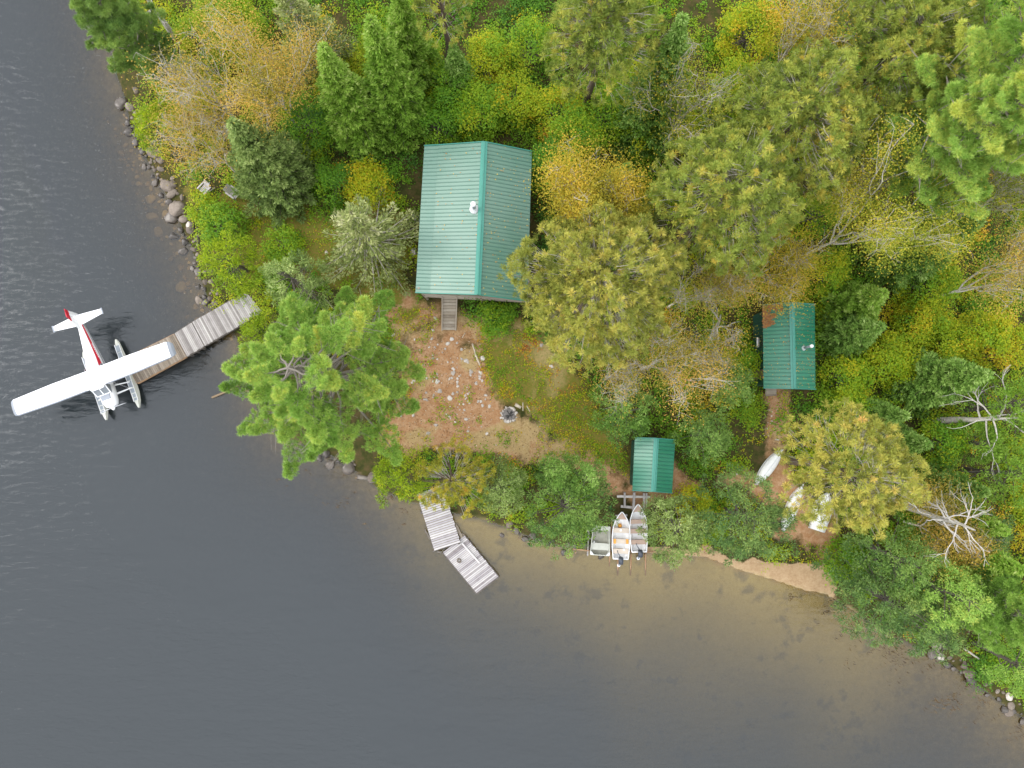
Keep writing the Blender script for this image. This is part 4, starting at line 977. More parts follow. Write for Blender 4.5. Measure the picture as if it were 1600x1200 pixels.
while cnt < 190:
    px_, py_ = random.gauss(735, 55), random.gauss(590, 48)
    if cnt > 165: px_, py_ = random.uniform(1150, 1215), random.uniform(640, 760)
    if not inpoly(np.array([px_]), np.array([py_]), CLEARING)[0] or math.hypot(px_ - 795, py_ - 648) < 24 or bad(np.array([px_]), np.array([py_]))[0]: continue
    p = onland(px_, py_); r = .03 + .10 * random.random() ** 2.6
    rock(p.x, p.y, p.z + r * .15, r, 'rock_pale', 'small pale stone scattered on the bare clearing' if cnt <= 165 else 'small pale stone on the path by the white hulls', 'stones scattered on the clearing' if cnt <= 165 else 'stones on the hull path', 'stone', 'stone', .6); cnt += 1

# ------------------------------------------------------------------ fire ring
c0 = onland(795, 648)
fr = thing('fire_pit', 'round fire pit of pale stones with dark ash on the clearing', 'fire pit', c0)
mb = MB(); mb.lathe((0, 0, 0), [(.48, -.05), (.46, .03), (.3, .05), (.05, .045)], 18); mb.build('ash_bed', M['ash'], fr, True)
for i in range(20):
    a = 2 * math.pi * i / 20 + random.uniform(-.12, .12); r = random.uniform(.06, .15); q = random.uniform(.42, .54)
    o = bpy.data.objects.new('ring_stone', random.choice(ROCKS['rock_pale'])); COL.objects.link(o); o.parent = fr
    o.location = (q * math.cos(a), q * math.sin(a), .06); o.scale = (r, r * .8, r * .7); o.rotation_euler = (0, 0, random.uniform(0, 6))
mb = MB()
for i in range(5):
    a = random.uniform(0, 6.28); mb.tube([(.3 * math.cos(a), .3 * math.sin(a), .07), (-.25 * math.cos(a + .4), -.25 * math.sin(a + .4), .12)], [.035, .028], 6)
mb.build('charred_log', surf('char', [(.3, (.02, .02, .02)), (.7, (.08, .075, .07))], .9, 8), fr)
def stick(pts, r, label, name='stick', mat='stick', cat='stick', group=None, lift=.04):
    ps = []
    for a in pts:
        q = onland(a[0], a[1]); ps.append(Vector((q.x, q.y, max(q.z, 0) + lift + (a[2] if len(a) > 2 else 0))))
    mb = MB(); mb.tube(ps, [r * (1 - .35 * i / len(ps)) for i in range(len(ps))], 7)
    return tag(mb.build(name, M[mat], None, True, origin=ps[0]), label, cat, group)
stick([(738, 537), (744, 556), (752, 575)], .06, 'longer bleached stick lying on the clearing below the stairs')
stick([(741, 553), (750, 572)], .045, 'shorter bleached stick beside the longer one on the clearing')
stick([(805, 632), (814, 637)], .12, 'split pale log end beside the fire pit', 'split_log', cat='log')
stick([(817, 629), (817, 642)], .04, 'upright-lying thin white stick right of the fire pit')
stick([(823, 634), (828, 643)], .04, 'forked short stick farthest right of the fire pit')
stick([(722, 528), (727, 520)], .025, 'thin brown twig below the cabin stairs')
stick([(341, 622, .02), (362, 612, .12), (384, 600, .4)], .075, 'brown driftwood log poking into the water under the huge pine', 'driftwood_log', 'siding_brown', 'log', lift=.02)
stick([(1500, 1010), (1523, 1026)], .07, 'grey pole lying at the shore below the pale pine', 'pole', 'dead_wood', 'pole', lift=.4)
stick([(560, 745), (584, 748)], .14, 'weathered log on the waterline under the huge white pine', 'driftwood_log', 'bark_grey', 'log', lift=.05)
stick([(252, 232), (285, 228)], .05, 'thin pale fallen stem beside the lime cedar bush', 'stem', 'dead_wood', 'stick', lift=1.2)

# ------------------------------------------------------------------ roofs and cabins
def slope(mb, A, B, C_, D_, pitch_m=.23, ribh=.028, ribw=.042, thick=.05):
    """ribbed sheet between eave A-B and ridge D-C"""
    A, B, C_, D_ = map(Vector, (A, B, C_, D_)); nrm = (B - A).cross(D_ - A).normalized()
    if nrm.z < 0: nrm = -nrm
    L = (B - A).length; n = max(3, round(L / pitch_m)); ts = [0.0]; hs_ = [0.0]; 
    vs, fs, tt = [], [], []
    def row(s, h): vs.extend([A.lerp(B, s) + nrm * h, D_.lerp(C_, s) + nrm * h])
    w = ribw / L; row(0, 0); kinds = []
    for i in range(1, n):
        s = i / n
        row(s - w * .8, 0); kinds.append(0); row(s - w * .3, ribh); kinds.append(1); row(s + w * .3, ribh); kinds.append(1); row(s + w * .8, 0); kinds.append(1)
    row(1, 0); kinds.append(0)
    for i, k in enumerate(kinds):
        a = 2 * i; mb.add([vs[a], vs[a + 2], vs[a + 3], vs[a + 1]], [(0, 1, 2, 3)], .42 * k)
    e = [A, B, C_, D_]; lo = [q - nrm * thick for q in e]
    mb.add([q - nrm * .004 for q in e] + lo, [(4, 7, 6, 5), (0, 4, 5, 1), (1, 5, 6, 2), (2, 6, 7, 3), (3, 7, 4, 0)], 0)
    return nrm
def board_wall(mb, p, q, z0, z1, th=.1, gable=None):
    """vertical boards between two plan points"""
    p, q = Vector((p[0], p[1], 0)), Vector((q[0], q[1], 0)); L = (q - p).length; n = max(2, int(L / .2))
    for i in range(n):
        a, b = p.lerp(q, i / n), p.lerp(q, (i + .93) / n); top = z1 if gable is None else z1 + gable * (1 - abs(2 * (i + .5) / n - 1))
        mb.bar((a.x, a.y, (z0 + top) / 2), (b.x, b.y, (z0 + top) / 2), th + (.01 if i % 2 else 0), top - z0, t=.35 + .3 * random.random())

def leaves_on(name, A, B, C_, D_, n, label, tone=(.5, 1.0), size=(.05, .10), seed=0, test=None, mat='litter', lift=.045):
    A, B, C_, D_ = [np.array(q) for q in (A, B, C_, D_)]
    s, u_ = rng.random(n), rng.random(n)
    if test is not None: k = test(s, u_); s, u_ = s[k], u_[k]
    pos = (A * (1 - s)[:, None] + B * s[:, None]) * (1 - u_)[:, None] + (D_ * (1 - s)[:, None] + C_ * s[:, None]) * u_[:, None]
    nn = np.cross(B - A, D_ - A); nn = nn / np.linalg.norm(nn); nn = nn if nn[2] > 0 else -nn
    pos = pos + nn * rng.uniform(lift - .01, lift + .02, len(pos))[:, None]
    nr = unit(nn + rng.normal(size=(len(pos), 3)) * .15); Dd = unit(np.cross(nr, rdir(len(pos)))); sz = rng.uniform(size[0], size[1], len(pos))
    f = Fol(); f.add(blades(pos, Dd, sz, sz * .7, nr), rng.uniform(tone[0], tone[1], len(pos)))
    return tag(f.build(name, M[mat]), label, 'leaf litter', kind='stuff')
def chimney(parent, base, h, r, mat_pipe='pipe_dark', cone=.3, o=None):
    b = Vector(base) - o
    mb = MB(); mb.lathe(b, [(cone, .02), (cone * .95, .06), (cone * .55, .16), (r * 1.15, .24), (r * 1.1, .26)], 16); mb.build('flashing', M['galv'], parent, True)
    mb = MB(); mb.tube([b + Vector((0, 0, .1)), b + Vector((0, 0, h))], r, 14); pp = mb.build('chimney', M[mat_pipe], parent, True)
    mb = MB(); mb.lathe(b + Vector((0, 0, h)), [(r * 1.35, .0), (r * 1.5, .04), (r * 1.5, .10), (r * .9, .16), (.01, .18)], 14); mb.build('chimney_cap', M['white_paint'], pp, True)

# long cabin
g0 = onland(745, 345); GZ = g0.z
ZE, ZR, ZK = GZ + 3.2, GZ + 4.35, GZ + 3.42
nl, nr_, sl, sr = P(663, 228, ZE), P(831, 237, ZE), P(649, 457, ZE), P(824, 470, ZE)
rn, rs = P(757, 222, ZR), P(746, 460, ZR)
kn, ks = P(685, 227, ZE + .20), P(672, 458, ZE + .20)      # seam where the shallow lower roof starts
cab = thing('long_cabin', 'long cabin with faded green ribbed steel roof and steps down to the clearing', 'cabin', (g0.x, g0.y, GZ)); o = Vector(cab.location)
mb = MB(); slope(mb, kn, ks, rs, rn); slope(mb, nr_, sr, rs, rn); rf = mb.build('roof', M['roof_big'], cab, origin=o)
mb = MB(); slope(mb, nl - Vector((0, 0, .03)), sl - Vector((0, 0, .03)), ks - Vector((0, 0, .035)), kn - Vector((0, 0, .035))); mb.build('lower_roof', M['roof_big'], cab, origin=o)
mb = MB()
for s in (-1, 1):
    a = (nl - nr_).normalized() * (s * .19); mb.add([rn + Vector((0, 0, .07)), rs + Vector((0, 0, .07)), rs + a + Vector((0, 0, .02)), rn + a + Vector((0, 0, .02))], [(0, 1, 2, 3)])
mb.bar(rn + Vector((0, 0, .07)), rs + Vector((0, 0, .07)), .07, .05); mb.build('ridge_cap', M['ridge'], rf, origin=o)
for a, b in ((kn, rn), (nr_, rn), (ks, rs), (sr, rs), (nl, kn), (sl, ks)):
    mb = MB(); dv = (rn - rs).normalized() * (.012 if a in (kn, nr_, nl) else -.012)
    mb.bar(a + dv + Vector((0, 0, .01)), b + dv + Vector((0, 0, .01)), .05, .13); mb.build('fascia', M['ridge'], rf, origin=o)
pb = P(741, 327, ZR - .12); chimney(cab, pb, .95, .11, cone=.29, o=o)
def inset(c, m=.45):
    ctr = (nl + nr_ + sl + sr) / 4; v = c - ctr; return Vector((ctr.x + v.x * .88, ctr.y + v.y * .90, 0))
w1, w2, w3, w4 = inset(nl), inset(nr_), inset(sr), inset(sl)
axd = (rs - rn).normalized(); w3 = w3 - axd * 1.1; w4 = w4 - axd * 1.1
mb = MB(); ZF = GZ + .75
for a, b, gb in ((w1, w2, .82), (w2, w3, None), (w3, w4, .82), (w4, w1, None)): board_wall(mb, a, b, ZF, ZE - .06, gable=gb)
mb.build('wall', M['siding_brown'], cab, origin=o)
mb = MB()
for a, b, c in ((w1, w2, 4), (w4, w3, 4)):
    for i in range(c):
        q = a.lerp(b, i / (c - 1)); mb.tube([(q.x, q.y, GZ - .4), (q.x, q.y, ZF)], .14, 8)
mb.build('pier', M['bark_grey'], cab, origin=o)
def face_box(name, a, b, s0, s1, z0, z1, mat, parent, off=.09, th=.06):
    a, b = Vector(a), Vector(b); p, q = a.lerp(b, s0), a.lerp(b, s1); nn = Vector((0, 0, 1)).cross((b - a)).normalized(); ctr = (nl + sr) / 2
    if parent is cab and (p - Vector((ctr.x, ctr.y, 0))).dot(nn) < 0: nn = -nn
    mb = MB(); p = p + nn * off; q = q + nn * off; mb.bar((p.x, p.y, (z0 + z1) / 2), (q.x, q.y, (z0 + z1) / 2), th, z1 - z0); return mb.build(name, mat, parent, origin=Vector(parent.location))
face_box('door', w4, w3, .22, .38, ZF, ZF + 2.0, M['siding_green'], cab)
for s0, s1 in ((.55, .80),): face_box('window', w4, w3, s0, s1, ZF + .9, ZF + 1.9, M['window_glass'], cab)
for s0, s1 in ((.2, .35), (.65, .8)): face_box('window', w1, w4, s0, s1, ZF + .9, ZF + 1.9, M['window_glass'], cab)
for s0, s1 in ((.25, .4), (.6, .75)): face_box('window', w2, w3, s0, s1, ZF + .9, ZF + 1.9, M['window_glass'], cab)
# porch deck at the south end
ZD = GZ + .80
dl, dr = P(662, 463, ZD), P(826, 472, ZD); bl, br = dl - axd * 1.6, dr - axd * 1.6
mb = MB(); n = 9
for i in range(n):
    a, b = bl.lerp(dl, (i + .5) / n), br.lerp(dr, (i + .5) / n); mb.bar((a.x, a.y, ZD - .02), (b.x, b.y, ZD - .02), (dl - bl).length / n * .92, .04, t=random.random())
mb.bar(dl + Vector((0, 0, -.10)), dr + Vector((0, 0, -.10)), .05, .18, t=.7)
for s in (.02, .55, .98):
    q = dl.lerp(dr, s); mb.tube([(q.x, q.y, GZ - .4), (q.x, q.y, ZD - .05)], .08, 8)
mb.build('porch_deck', M['deck_wood'], cab, origin=o)
mb = MB()
for s in (.0, .55, .99):
    q = dl.lerp(dr, s) - axd * .06; mb.bar((q.x, q.y, ZD), (q.x, q.y, ZE + .05 + (.9 * (1 - abs(2 * s - 1)))), .11, .11)
for z_, s0, s1 in ((.92, .36, 1.0), (.5, .56, 1.0), (.92, .0, .14)):
    a, b = dl.lerp(dr, s0) + Vector((0, 0, z_)), dl.lerp(dr, s1) + Vector((0, 0, z_)); mb.bar(a, b, .09, .05, t=.8)
mb.build('porch_rail', M['deck_wood'], cab, origin=o)
# stairs
s0, s1 = P(691, 463, ZD), P(714, 463, ZD); e0, e1 = onland(691, 516), onland(712.5, 516); e0.z += .10; e1.z += .10
mb = MB(); n = 11; back = (s0 - e0); 
for i in range(n):
    k = (i + .5) / n; a, b = s0.lerp(e0, k), s1.lerp(e1, k); zz = s0.z + (e0.z - s0.z) * k
    mb.bar((a.x, a.y, zz), (b.x, b.y, zz), .175, .045, t=.15 + .75 * random.random())
mb.build('stair_tread', M['deck_wood'], cab, origin=o)
mb = MB()
for a, b in ((s0, e0), (s1, e1)): mb.bar(a + Vector((0, 0, -.03)), b + Vector((0, 0, -.03)), .06, .26, t=.75)
mb.build('stair_stringer', M['deck_wood'], cab, origin=o)
leaves_on('fallen_leaves', nr_, sr, rs, rn, 170, 'scattered yellow leaves on the right slope of the long cabin roof', (.4, 1))
leaves_on('fallen_leaves', kn, ks, rs, rn, 70, 'few dead leaves on the pale left slope of the long cabin roof', (.2, .9))

def small_house(name, label, cat, pxs, ge, ze, zr, wallmat, roofmat, ov=.28, wall_h0=0.1):
    (l0, l1), (r0, r1), (g0_, g1_) = pxs
    gnd = onland(*ge); gz_ = gnd.z; E, Rz = gz_ + ze, gz_ + zr
    A, B = P(*l0, E), P(*l1, E); C_, D_ = P(*g1_, Rz), P(*g0_, Rz); A2, B2 = P(*r0, E), P(*r1, E)
    h_ = thing(name, label, cat, (gnd.x, gnd.y, gz_)); o = Vector(h_.location)
    mb = MB(); slope(mb, A, B, C_, D_); slope(mb, A2, B2, C_, D_); rf = mb.build('roof', roofmat, h_, origin=o)
    mb = MB()
    for s in (-1, 1):
        a = (A - A2).normalized() * (s * .16); mb.add([D_ + Vector((0, 0, .07)), C_ + Vector((0, 0, .07)), C_ + a + Vector((0, 0, .02)), D_ + a + Vector((0, 0, .02))], [(0, 1, 2, 3)])
    mb.bar(D_ + Vector((0, 0, .07)), C_ + Vector((0, 0, .07)), .06, .05); mb.build('ridge_cap', M['ridge'], rf, origin=o)
    ax_ = (C_ - D_).normalized()
    for a, b, sg in ((A, D_, -1), (A2, D_, -1), (B, C_, 1), (B2, C_, 1)):
        mb = MB(); mb.bar(a + ax_ * .012 * sg + Vector((0, 0, .01)), b + ax_ * .012 * sg + Vector((0, 0, .01)), .05, .12); mb.build('fascia', M['ridge'], rf, origin=o)
    ctr = (A + B + A2 + B2) / 4
    def ins(c):
        v = c - ctr; return Vector((ctr.x + v.x * (1 - ov / abs((A2 - A).length / 2)), ctr.y + v.y * (1 - ov / ((B - A).length / 2)), 0))
    a1, a2, a3, a4 = ins(A), ins(A2), ins(B2), ins(B)
    mb = MB()
    for p, q, gb in ((a1, a2, zr - ze), (a2, a3, None), (a3, a4, zr - ze), (a4, a1, None)): board_wall(mb, p, q, gz_ + wall_h0, E + (.0 if gb is None else -.05), gable=gb and gb * .93)
    mb.build('wall', wallmat, h_, origin=o)
    return h_, o, gz_, (A, B, C_, D_, A2, B2), (a1, a2, a3, a4), rf
sc_, o2, gz2, RC, WC, rf2 = small_house('small_cabin', 'small dark green cabin among shrubs with rusty needle patch on its roof', 'cabin', (((1192, 477), (1193, 606)), ((1273, 476), (1274, 608)), ((1237, 473), (1240, 607))), (1225, 545), 2.6, 3.5, M['siding_green'], M['roof_small'])
pb = P(1255, 544, gz2 + 3.05); chimney(sc_, pb, 1.15, .075, cone=.16, o=o2)
a1, a4 = WC[0], WC[3]; nn = Vector((-1, 0, 0))
mb = MB(); q0, q1 = a4.lerp(a1, .05), a4.lerp(a1, .24)
for i in range(6):
    k = (i + .5) / 6; off = nn * (.1 + .62 * k); mb.bar((q0.x + off.x, q0.y + off.y, gz2 + .5), (q1.x + off.x, q1.y + off.y, gz2 + .5), .11, .05, t=random.random())
mb.build('landing', M['deck_wood'], sc_, origin=o2)
mb = MB()
for i in range(4):
    p_, q_ = P(1196, 609 + i * 2.8, gz2 + .5 - .1 * i), P(1213, 608 + i * 2.8, gz2 + .5 - .1 * i); mb.bar(p_, q_, .15, .05, t=random.random())
mb.build('step', M['deck_wood'], sc_, origin=o2)
mb = MB(); q0, q1 = a4.lerp(a1, .52), a4.lerp(a1, .66); mb.bar((q0.x - .09, q0.y, gz2 + 1.7), (q1.x - .09, q1.y, gz2 + 1.7), .07, .85); wn = mb.build('window', M['window_glass'], sc_, origin=o2)
mb = MB(); mb.bar((q0.x - .16, q0.y, gz2 + 1.24), (q1.x - .16, q1.y, gz2 + 1.24), .09, .05); mb.build('sill', M['white_paint'], wn, origin=o2)
mb = MB(); q0, q1 = a4.lerp(a1, .08), a4.lerp(a1, .2); mb.bar((q0.x - .09, q0.y, gz2 + 1.45), (q1.x - .09, q1.y, gz2 + 1.45), .07, 1.9); mb.build('door', M['siding_brown'], sc_, origin=o2)
A, B, C_, D_, A2, B2 = RC
leaves_on('needle_litter', A, B, C_, D_, 9000, 'rust-brown patch of fallen needles on the small cabin roof', (.0, .35), (.05, .10),
          test=lambda s, u_: ((u_ < .12 + .30 * np.sin(np.clip((s - .06) / .22, 0, 1) * np.pi) + .10 * np.sin(s * 60)) & (s < .28)) | ((s < .075 + .02 * np.sin(u_ * 30)) & (u_ < .68)))
leaves_on('fallen_leaves', A2, B2, C_, D_, 220, 'specks of yellow leaves on the right slope of the small cabin roof', (.4, 1), (.04, .08))
leaves_on('fallen_leaves', A, B, C_, D_, 120, 'specks of brown leaves along the ribs of the small cabin left roof slope', (.2, .9), (.04, .08))
sh_, o3, gz3, RC3, WC3, rf3 = small_house('shed', 'little green-roofed shed standing above the beached boats', 'shed', (((992, 684), (988, 766)), ((1055, 687.5), (1050, 770)), ((1025.5, 685), (1021, 767.5))), (1022, 728), 2.2, 2.85, M['siding_green'], M['roof_small'], .22)
mb = MB(); p_, q_ = WC3[3].lerp(WC3[2], .3), WC3[3].lerp(WC3[2], .7); mb.bar((p_.x, p_.y - .09, gz3 + 1.05), (q_.x, q_.y - .09, gz3 + 1.05), .07, 1.85); mb.build('door', M['siding_brown'], sh_, origin=o3)

# ------------------------------------------------------------------ docks
def planks(mb, c00, c10, c11, c01, n, z, th=.05, gap=.12, tl=(0, 1)):
    """boards across: edge c00-c10 is walked, boards run from it to edge c01-c11"""
    c00, c10, c11, c01 = [Vector((q.x, q.y, z)) for q in (c00, c10, c11, c01)]
    for i in range(n):
        a0, a1 = c00.lerp(c10, i / n), c00.lerp(c10, (i + 1 - gap) / n); b0, b1 = c01.lerp(c11, i / n), c01.lerp(c11, (i + 1 - gap) / n)
        e = random.uniform(-.03, .03); dv = (b0 - a0).normalized() * e; b0 = b0 + dv; b1 = b1 + dv; dz = Vector((0, 0, th)); j = Vector((0, 0, random.uniform(-.004, .004)))
        vs = [a0 + j, a1 + j, b1 + j, b0 + j, a0 - dz, a1 - dz, b1 - dz, b0 - dz]
        mb.add(vs, [(0, 1, 2, 3), (7, 6, 5, 4), (0, 4, 5, 1), (1, 5, 6, 2), (2, 6, 7, 3), (3, 7, 4, 0)], tl[0] + (tl[1] - tl[0]) * random.random())
z1 = .55
ldock = thing('long_dock', 'long grey plank dock running from the shore to the floatplane', 'dock', P(300, 515, 0)); o = Vector(ldock.location)
secs = [((300.5, 503), (412, 440), (434, 474), (320, 540), 46, .60, 'dock_wood', 'ramp_section'), ((273, 521), (299.5, 504), (319, 541), (292, 556.5), 12, .52, 'dock_wood', 'middle_section'),
        ((193, 561), (272, 522), (291, 557), (214, 599), 30, .42, 'dock_tan', 'floating_section')]
for a, b, c, d_, n, z_, mt, nm in secs:
    mb = MB(); planks(mb, P(*a, z_), P(*b, z_), P(*c, z_), P(*d_, z_), n, z_, gap=.14); pt = mb.build(nm, M[mt], ldock, origin=o)
    mb = MB(); A, B, C_, D_ = [P(*q, z_) for q in (a, b, c, d_)]
    for p_, q_ in ((A, B), (D_, C_), (A, D_), (B, C_)):
        mb.bar(p_.lerp(q_, .01) + Vector((0, 0, -.14)), p_.lerp(q_, .99) + Vector((0, 0, -.14)), .10, .17, t=.6)
    for k in (.15, .5, .85):
        if nm == 'floating_section': break
        for e0_, e1_ in ((A, B), (D_, C_)):
            q = e0_.lerp(e1_, k); mb.tube([(q.x, q.y, min(-.3, G(q.x, q.y) - .1)), (q.x, q.y, z_ - .06)], .09, 8)
    mb.build('dock_frame', M['dock_gap' if nm != 'floating_section' else 'rail_wood'], pt, origin=o)
sdk = thing('short_dock', 'pale plank platform of the short dock coming out under the orange pine', 'dock', P(690, 820, 0)); o = Vector(sdk.location)
mb = MB(); planks(mb, P(651, 772, .45), P(679, 861, .45), P(719, 848, .45), P(692, 758, .45), 26, .45, gap=.2, tl=(.3, 1)); mb.build('decking', M['dock_pale'], sdk, origin=o)
mb = MB()
for p_, q_ in (((655, 776), (679, 860)), ((691, 765), (718, 847)), ((679, 860), (718, 847))): mb.bar(P(*p_, .3), P(*q_, .3), .09, .16, t=.6)
mb.bar(P(664, 828, .38), P(672, 842, .38), .1, .12, t=.9); mb.bar(P(684, 862, .35), P(689, 863, .35), .12, .2, t=.9)
for q in ((660, 800), (679, 859), (718, 847), (701, 800)):
    w = P(*q, 0); mb.tube([(w.x, w.y, G(w.x, w.y) - .1), (w.x, w.y, .42)], .08, 8)
mb.build('dock_frame', M['dock_gap'], sdk, origin=o)
tdk = thing('floating_platform', 'tilted pale plank raft at the outer end of the short dock', 'dock', P(735, 880, 0)); o = Vector(tdk.location)
mb = MB(); planks(mb, P(692, 863, .28), P(745, 927, .28), P(779, 901, .28), P(726, 837, .28), 30, .28, gap=.2, tl=(.1, 1)); mb.build('decking', M['dock_pale'], tdk, origin=o)
mb = MB()
for p_, q_ in (((692, 863), (745, 927)), ((726, 837), (779, 901)), ((745, 927), (779, 901))): mb.bar(P(*p_, .14), P(*q_, .14), .12, .2, t=.5)
for k in (.2, .5, .8):
    mb.tube([P(692 + 53 * k, 863 + 64 * k, .05), P(726 + 53 * k, 837 + 64 * k, .05)], .14, 8)
mb.build('dock_frame', M['dock_gap'], tdk, origin=o)
mb = MB(); mb.bar(P(722, 849, .32), P(749.5, 880, .32), .11, .05, t=1); tag(mb.build('loose_board', M['dock_pale'], None, origin=P(735, 865, .3)), 'single pale board lying lengthwise on the tilted raft', 'board')
mb = MB(); c = P(717.5, 876, .30)
for rr_, zz in ((.13, .03), (.09, .05), (.12, .08)): mb.tube([c + Vector((rr_ * math.cos(a * .524), rr_ * math.sin(a * .524), zz)) for a in range(13)], .025, 6)
tag(mb.build('rope_coil', surf('old_rope', [(.3, (.10, .085, .07)), (.7, (.25, .21, .17))], .9, 20), None, True, origin=c), 'coil of dark rope on the tilted raft', 'rope')
mb = MB(); mb.bar(P(712, 820, .2), P(722, 840, .2), .16, .12, t=.4); mb.bar(P(716, 832, .12), P(728, 838, .12), .14, .12, t=.2)
tag(mb.build('crib_timber', M['deck_wood'], None, origin=P(718, 830, .1)), 'old brown timbers wedged between the short dock and its raft', 'timber')

# ------------------------------------------------------------------ seaplane
ZWG = 2.4
pc = P(150, 590, ZWG); ang = math.atan2(-0.933, 0.359)
pl = thing('floatplane', 'white floatplane with red tail stripe moored at the end of the long dock', 'floatplane', (pc.x - .14, pc.y - .05, 0), ang)
def sec(x, w, zc, h, n=20, p=2.6, top=1.0):
    r = []
    for k in range(n):
        a = 2 * math.pi * k / n; c, s_ = math.cos(a), math.sin(a)
        y = w * math.copysign(abs(c) ** (2 / p), c); z = h * math.copysign(abs(s_) ** (2 / p), s_); r.append(Vector((x, y, zc + z)))
    return r
FS = [(-4.42, .05, 1.72, .16), (-4.0, .12, 1.70, .24), (-3.2, .22, 1.66, .33), (-2.2, .34, 1.62, .43), (-1.3, .45, 1.62, .54), (-.75, .52, 1.66, .64), (0, .54, 1.70, .68), (.55, .54, 1.68, .66)]
mb = MB(); mb.loft([sec(*q) for q in FS]); mb.build('fuselage', M['plane_white'], pl, True)
mb = MB(); mb.loft([sec(.56, .54, 1.42, .40), sec(1.15, .50, 1.42, .42), sec(1.55, .45, 1.40, .40), sec(1.80, .36, 1.38, .33), sec(1.88, .25, 1.38, .24)]); cw = mb.build('cowling', M['plane_white'], pl, True)
mb = MB(); mb.add([(.95, -.34, 1.868), (.95, .34, 1.868), (1.42, .27, 1.838), (1.42, -.27, 1.838), (.95, -.34, 1.80), (.95, .34, 1.80), (1.42, .27, 1.76), (1.42, -.27, 1.76)], [(0, 3, 2, 1), (0, 1, 5, 4), (1, 2, 6, 5), (2, 3, 7, 6), (3, 0, 4, 7)]); mb.build('glare_panel', M['plane_grey'], cw)
mb = MB(); mb.loft([[Vector((.50, -.46, 2.33)), Vector((.50, .46, 2.33)), Vector((.50, .53, 1.8)), Vector((.50, -.53, 1.8))], [Vector((.66, -.45, 2.25)), Vector((.66, .45, 2.25)), Vector((.70, .53, 1.8)), Vector((.70, -.53, 1.8))], [Vector((1.06, -.40, 1.86)), Vector((1.06, .40, 1.86)), Vector((1.06, .48, 1.78)), Vector((1.06, -.48, 1.78))]]); ws = mb.build('windscreen', M['plane_glass'], pl)
mb = MB(); mb.bar((.62, 0, 2.30), (1.07, 0, 1.88), .05, .04)
for s in (-1, 1): mb.bar((.58, s * .47, 2.30), (1.07, s * .44, 1.86), .05, .05)
mb.bar((1.07, -.44, 1.87), (1.07, .44, 1.87), .05, .05); mb.build('windscreen_frame', M['plane_white'], ws)
mb = MB(); mb.loft([sec(1.885, .15, 1.38, .15, 14, 2), sec(1.98, .13, 1.38, .13, 14, 2), sec(2.08, .07, 1.38, .07, 14, 2), sec(2.12, .01, 1.38, .01, 14, 2)]); mb.build('spinner', M['plane_white'], pl, True)
mb = MB()
for s in (-1, 1): mb.add([(1.93, s * .08, 1.34), (1.97, s * .08, 1.44), (1.975, s * .55, 1.43), (1.965, s * .90, 1.41), (1.955, s * .90, 1.35), (1.93, s * .55, 1.33), (1.91, s * .08, 1.36), (1.95, s * .08, 1.46), (1.96, s * .55, 1.45), (1.955, s * .9, 1.425), (1.945, s * .9, 1.365), (1.915, s * .55, 1.35)],
                           [(0, 1, 2, 3, 4, 5), (11, 10, 9, 8, 7, 6)] + [(k, (k + 1) % 6, (k + 1) % 6 + 6, k + 6) for k in range(6)])
mb.build('propeller', M['galv'], pl)
# wing: aerofoil sections across the span
def foil(y, x0, x1, z, th):
    pr = [(0, 0), (.06, .55), (.22, .95), (.42, 1.0), (.7, .6), (1.0, .05), (1.0, -.02), (.6, -.18), (.2, -.3), (.05, -.25)]
    return [Vector((x1 + (x0 - x1) * u_, y, z + th * v_)) for u_, v_ in pr]
HS = 5.28; c0_, c1_ = -.60, .60
mb = MB(); mb.loft([foil(-HS + .2, c0_ + .10, c1_ - .06, ZWG + .16, .09), foil(-2.6, c0_, c1_, ZWG + .05, .12), foil(-.5, c0_, c1_, ZWG - .02, .13), foil(.5, c0_, c1_, ZWG - .02, .13), foil(2.6, c0_, c1_, ZWG + .05, .12), foil(HS - .2, c0_ + .10, c1_ - .06, ZWG + .16, .09)]); wg = mb.build('wing', M['plane_white'], pl)
for s in (-1, 1):
    mb = MB(); secs_ = [foil(s * (HS - .195), c0_ + .10, c1_ - .055, ZWG + .16, .085), foil(s * (HS - .02), c0_ + .16, c1_ - .10, ZWG + .10, .06), foil(s * (HS + .10), c0_ + .32, c1_ - .22, ZWG + .0, .04)]
    mb.loft(secs_ if s > 0 else secs_); mb.build('wing_tip', M['plane_grey'], wg)
mb = MB()
for s in (-1, 1): mb.tube([(c1_ - .015, s * .62, ZWG - .02), (c1_ + .0, s * 2.6, ZWG + .05), (c1_ - .06, s * (HS - .22), ZWG + .16)], .045, 8)
mb.build('leading_edge', M['plane_grey'], wg, True)
mb = MB(); mb.add([(.50, -.50, ZWG + .10), (.50, .50, ZWG + .10), (.74, .38, ZWG + .0), (.74, -.38, ZWG + .0), (.50, -.50, ZWG - .1), (.50, .50, ZWG - .1), (.74, .38, ZWG - .1), (.74, -.38, ZWG - .1)], [(0, 3, 2, 1), (4, 5, 6, 7), (0, 1, 5, 4), (1, 2, 6, 5), (2, 3, 7, 6), (3, 0, 4, 7)]); mb.build('wing_fairing', M['plane_white'], wg)
mb = MB()
for s in (-1, 1):
    mb.bar((.28, s * .5, 1.15), (.15, s * 2.5, ZWG), .09, .04); mb.bar((-.15, s * .5, 1.15), (-.22, s * 2.4, ZWG), .07, .035)
mb.build('wing_strut', M['plane_white'], pl)
def tailsec(y, xl, xt, z): return [Vector((xl, y, z)), Vector((xl - .08, y, z + .035)), Vector((xt, y, z + .008)), Vector((xt, y, z - .008)), Vector((xl - .08, y, z - .03))]
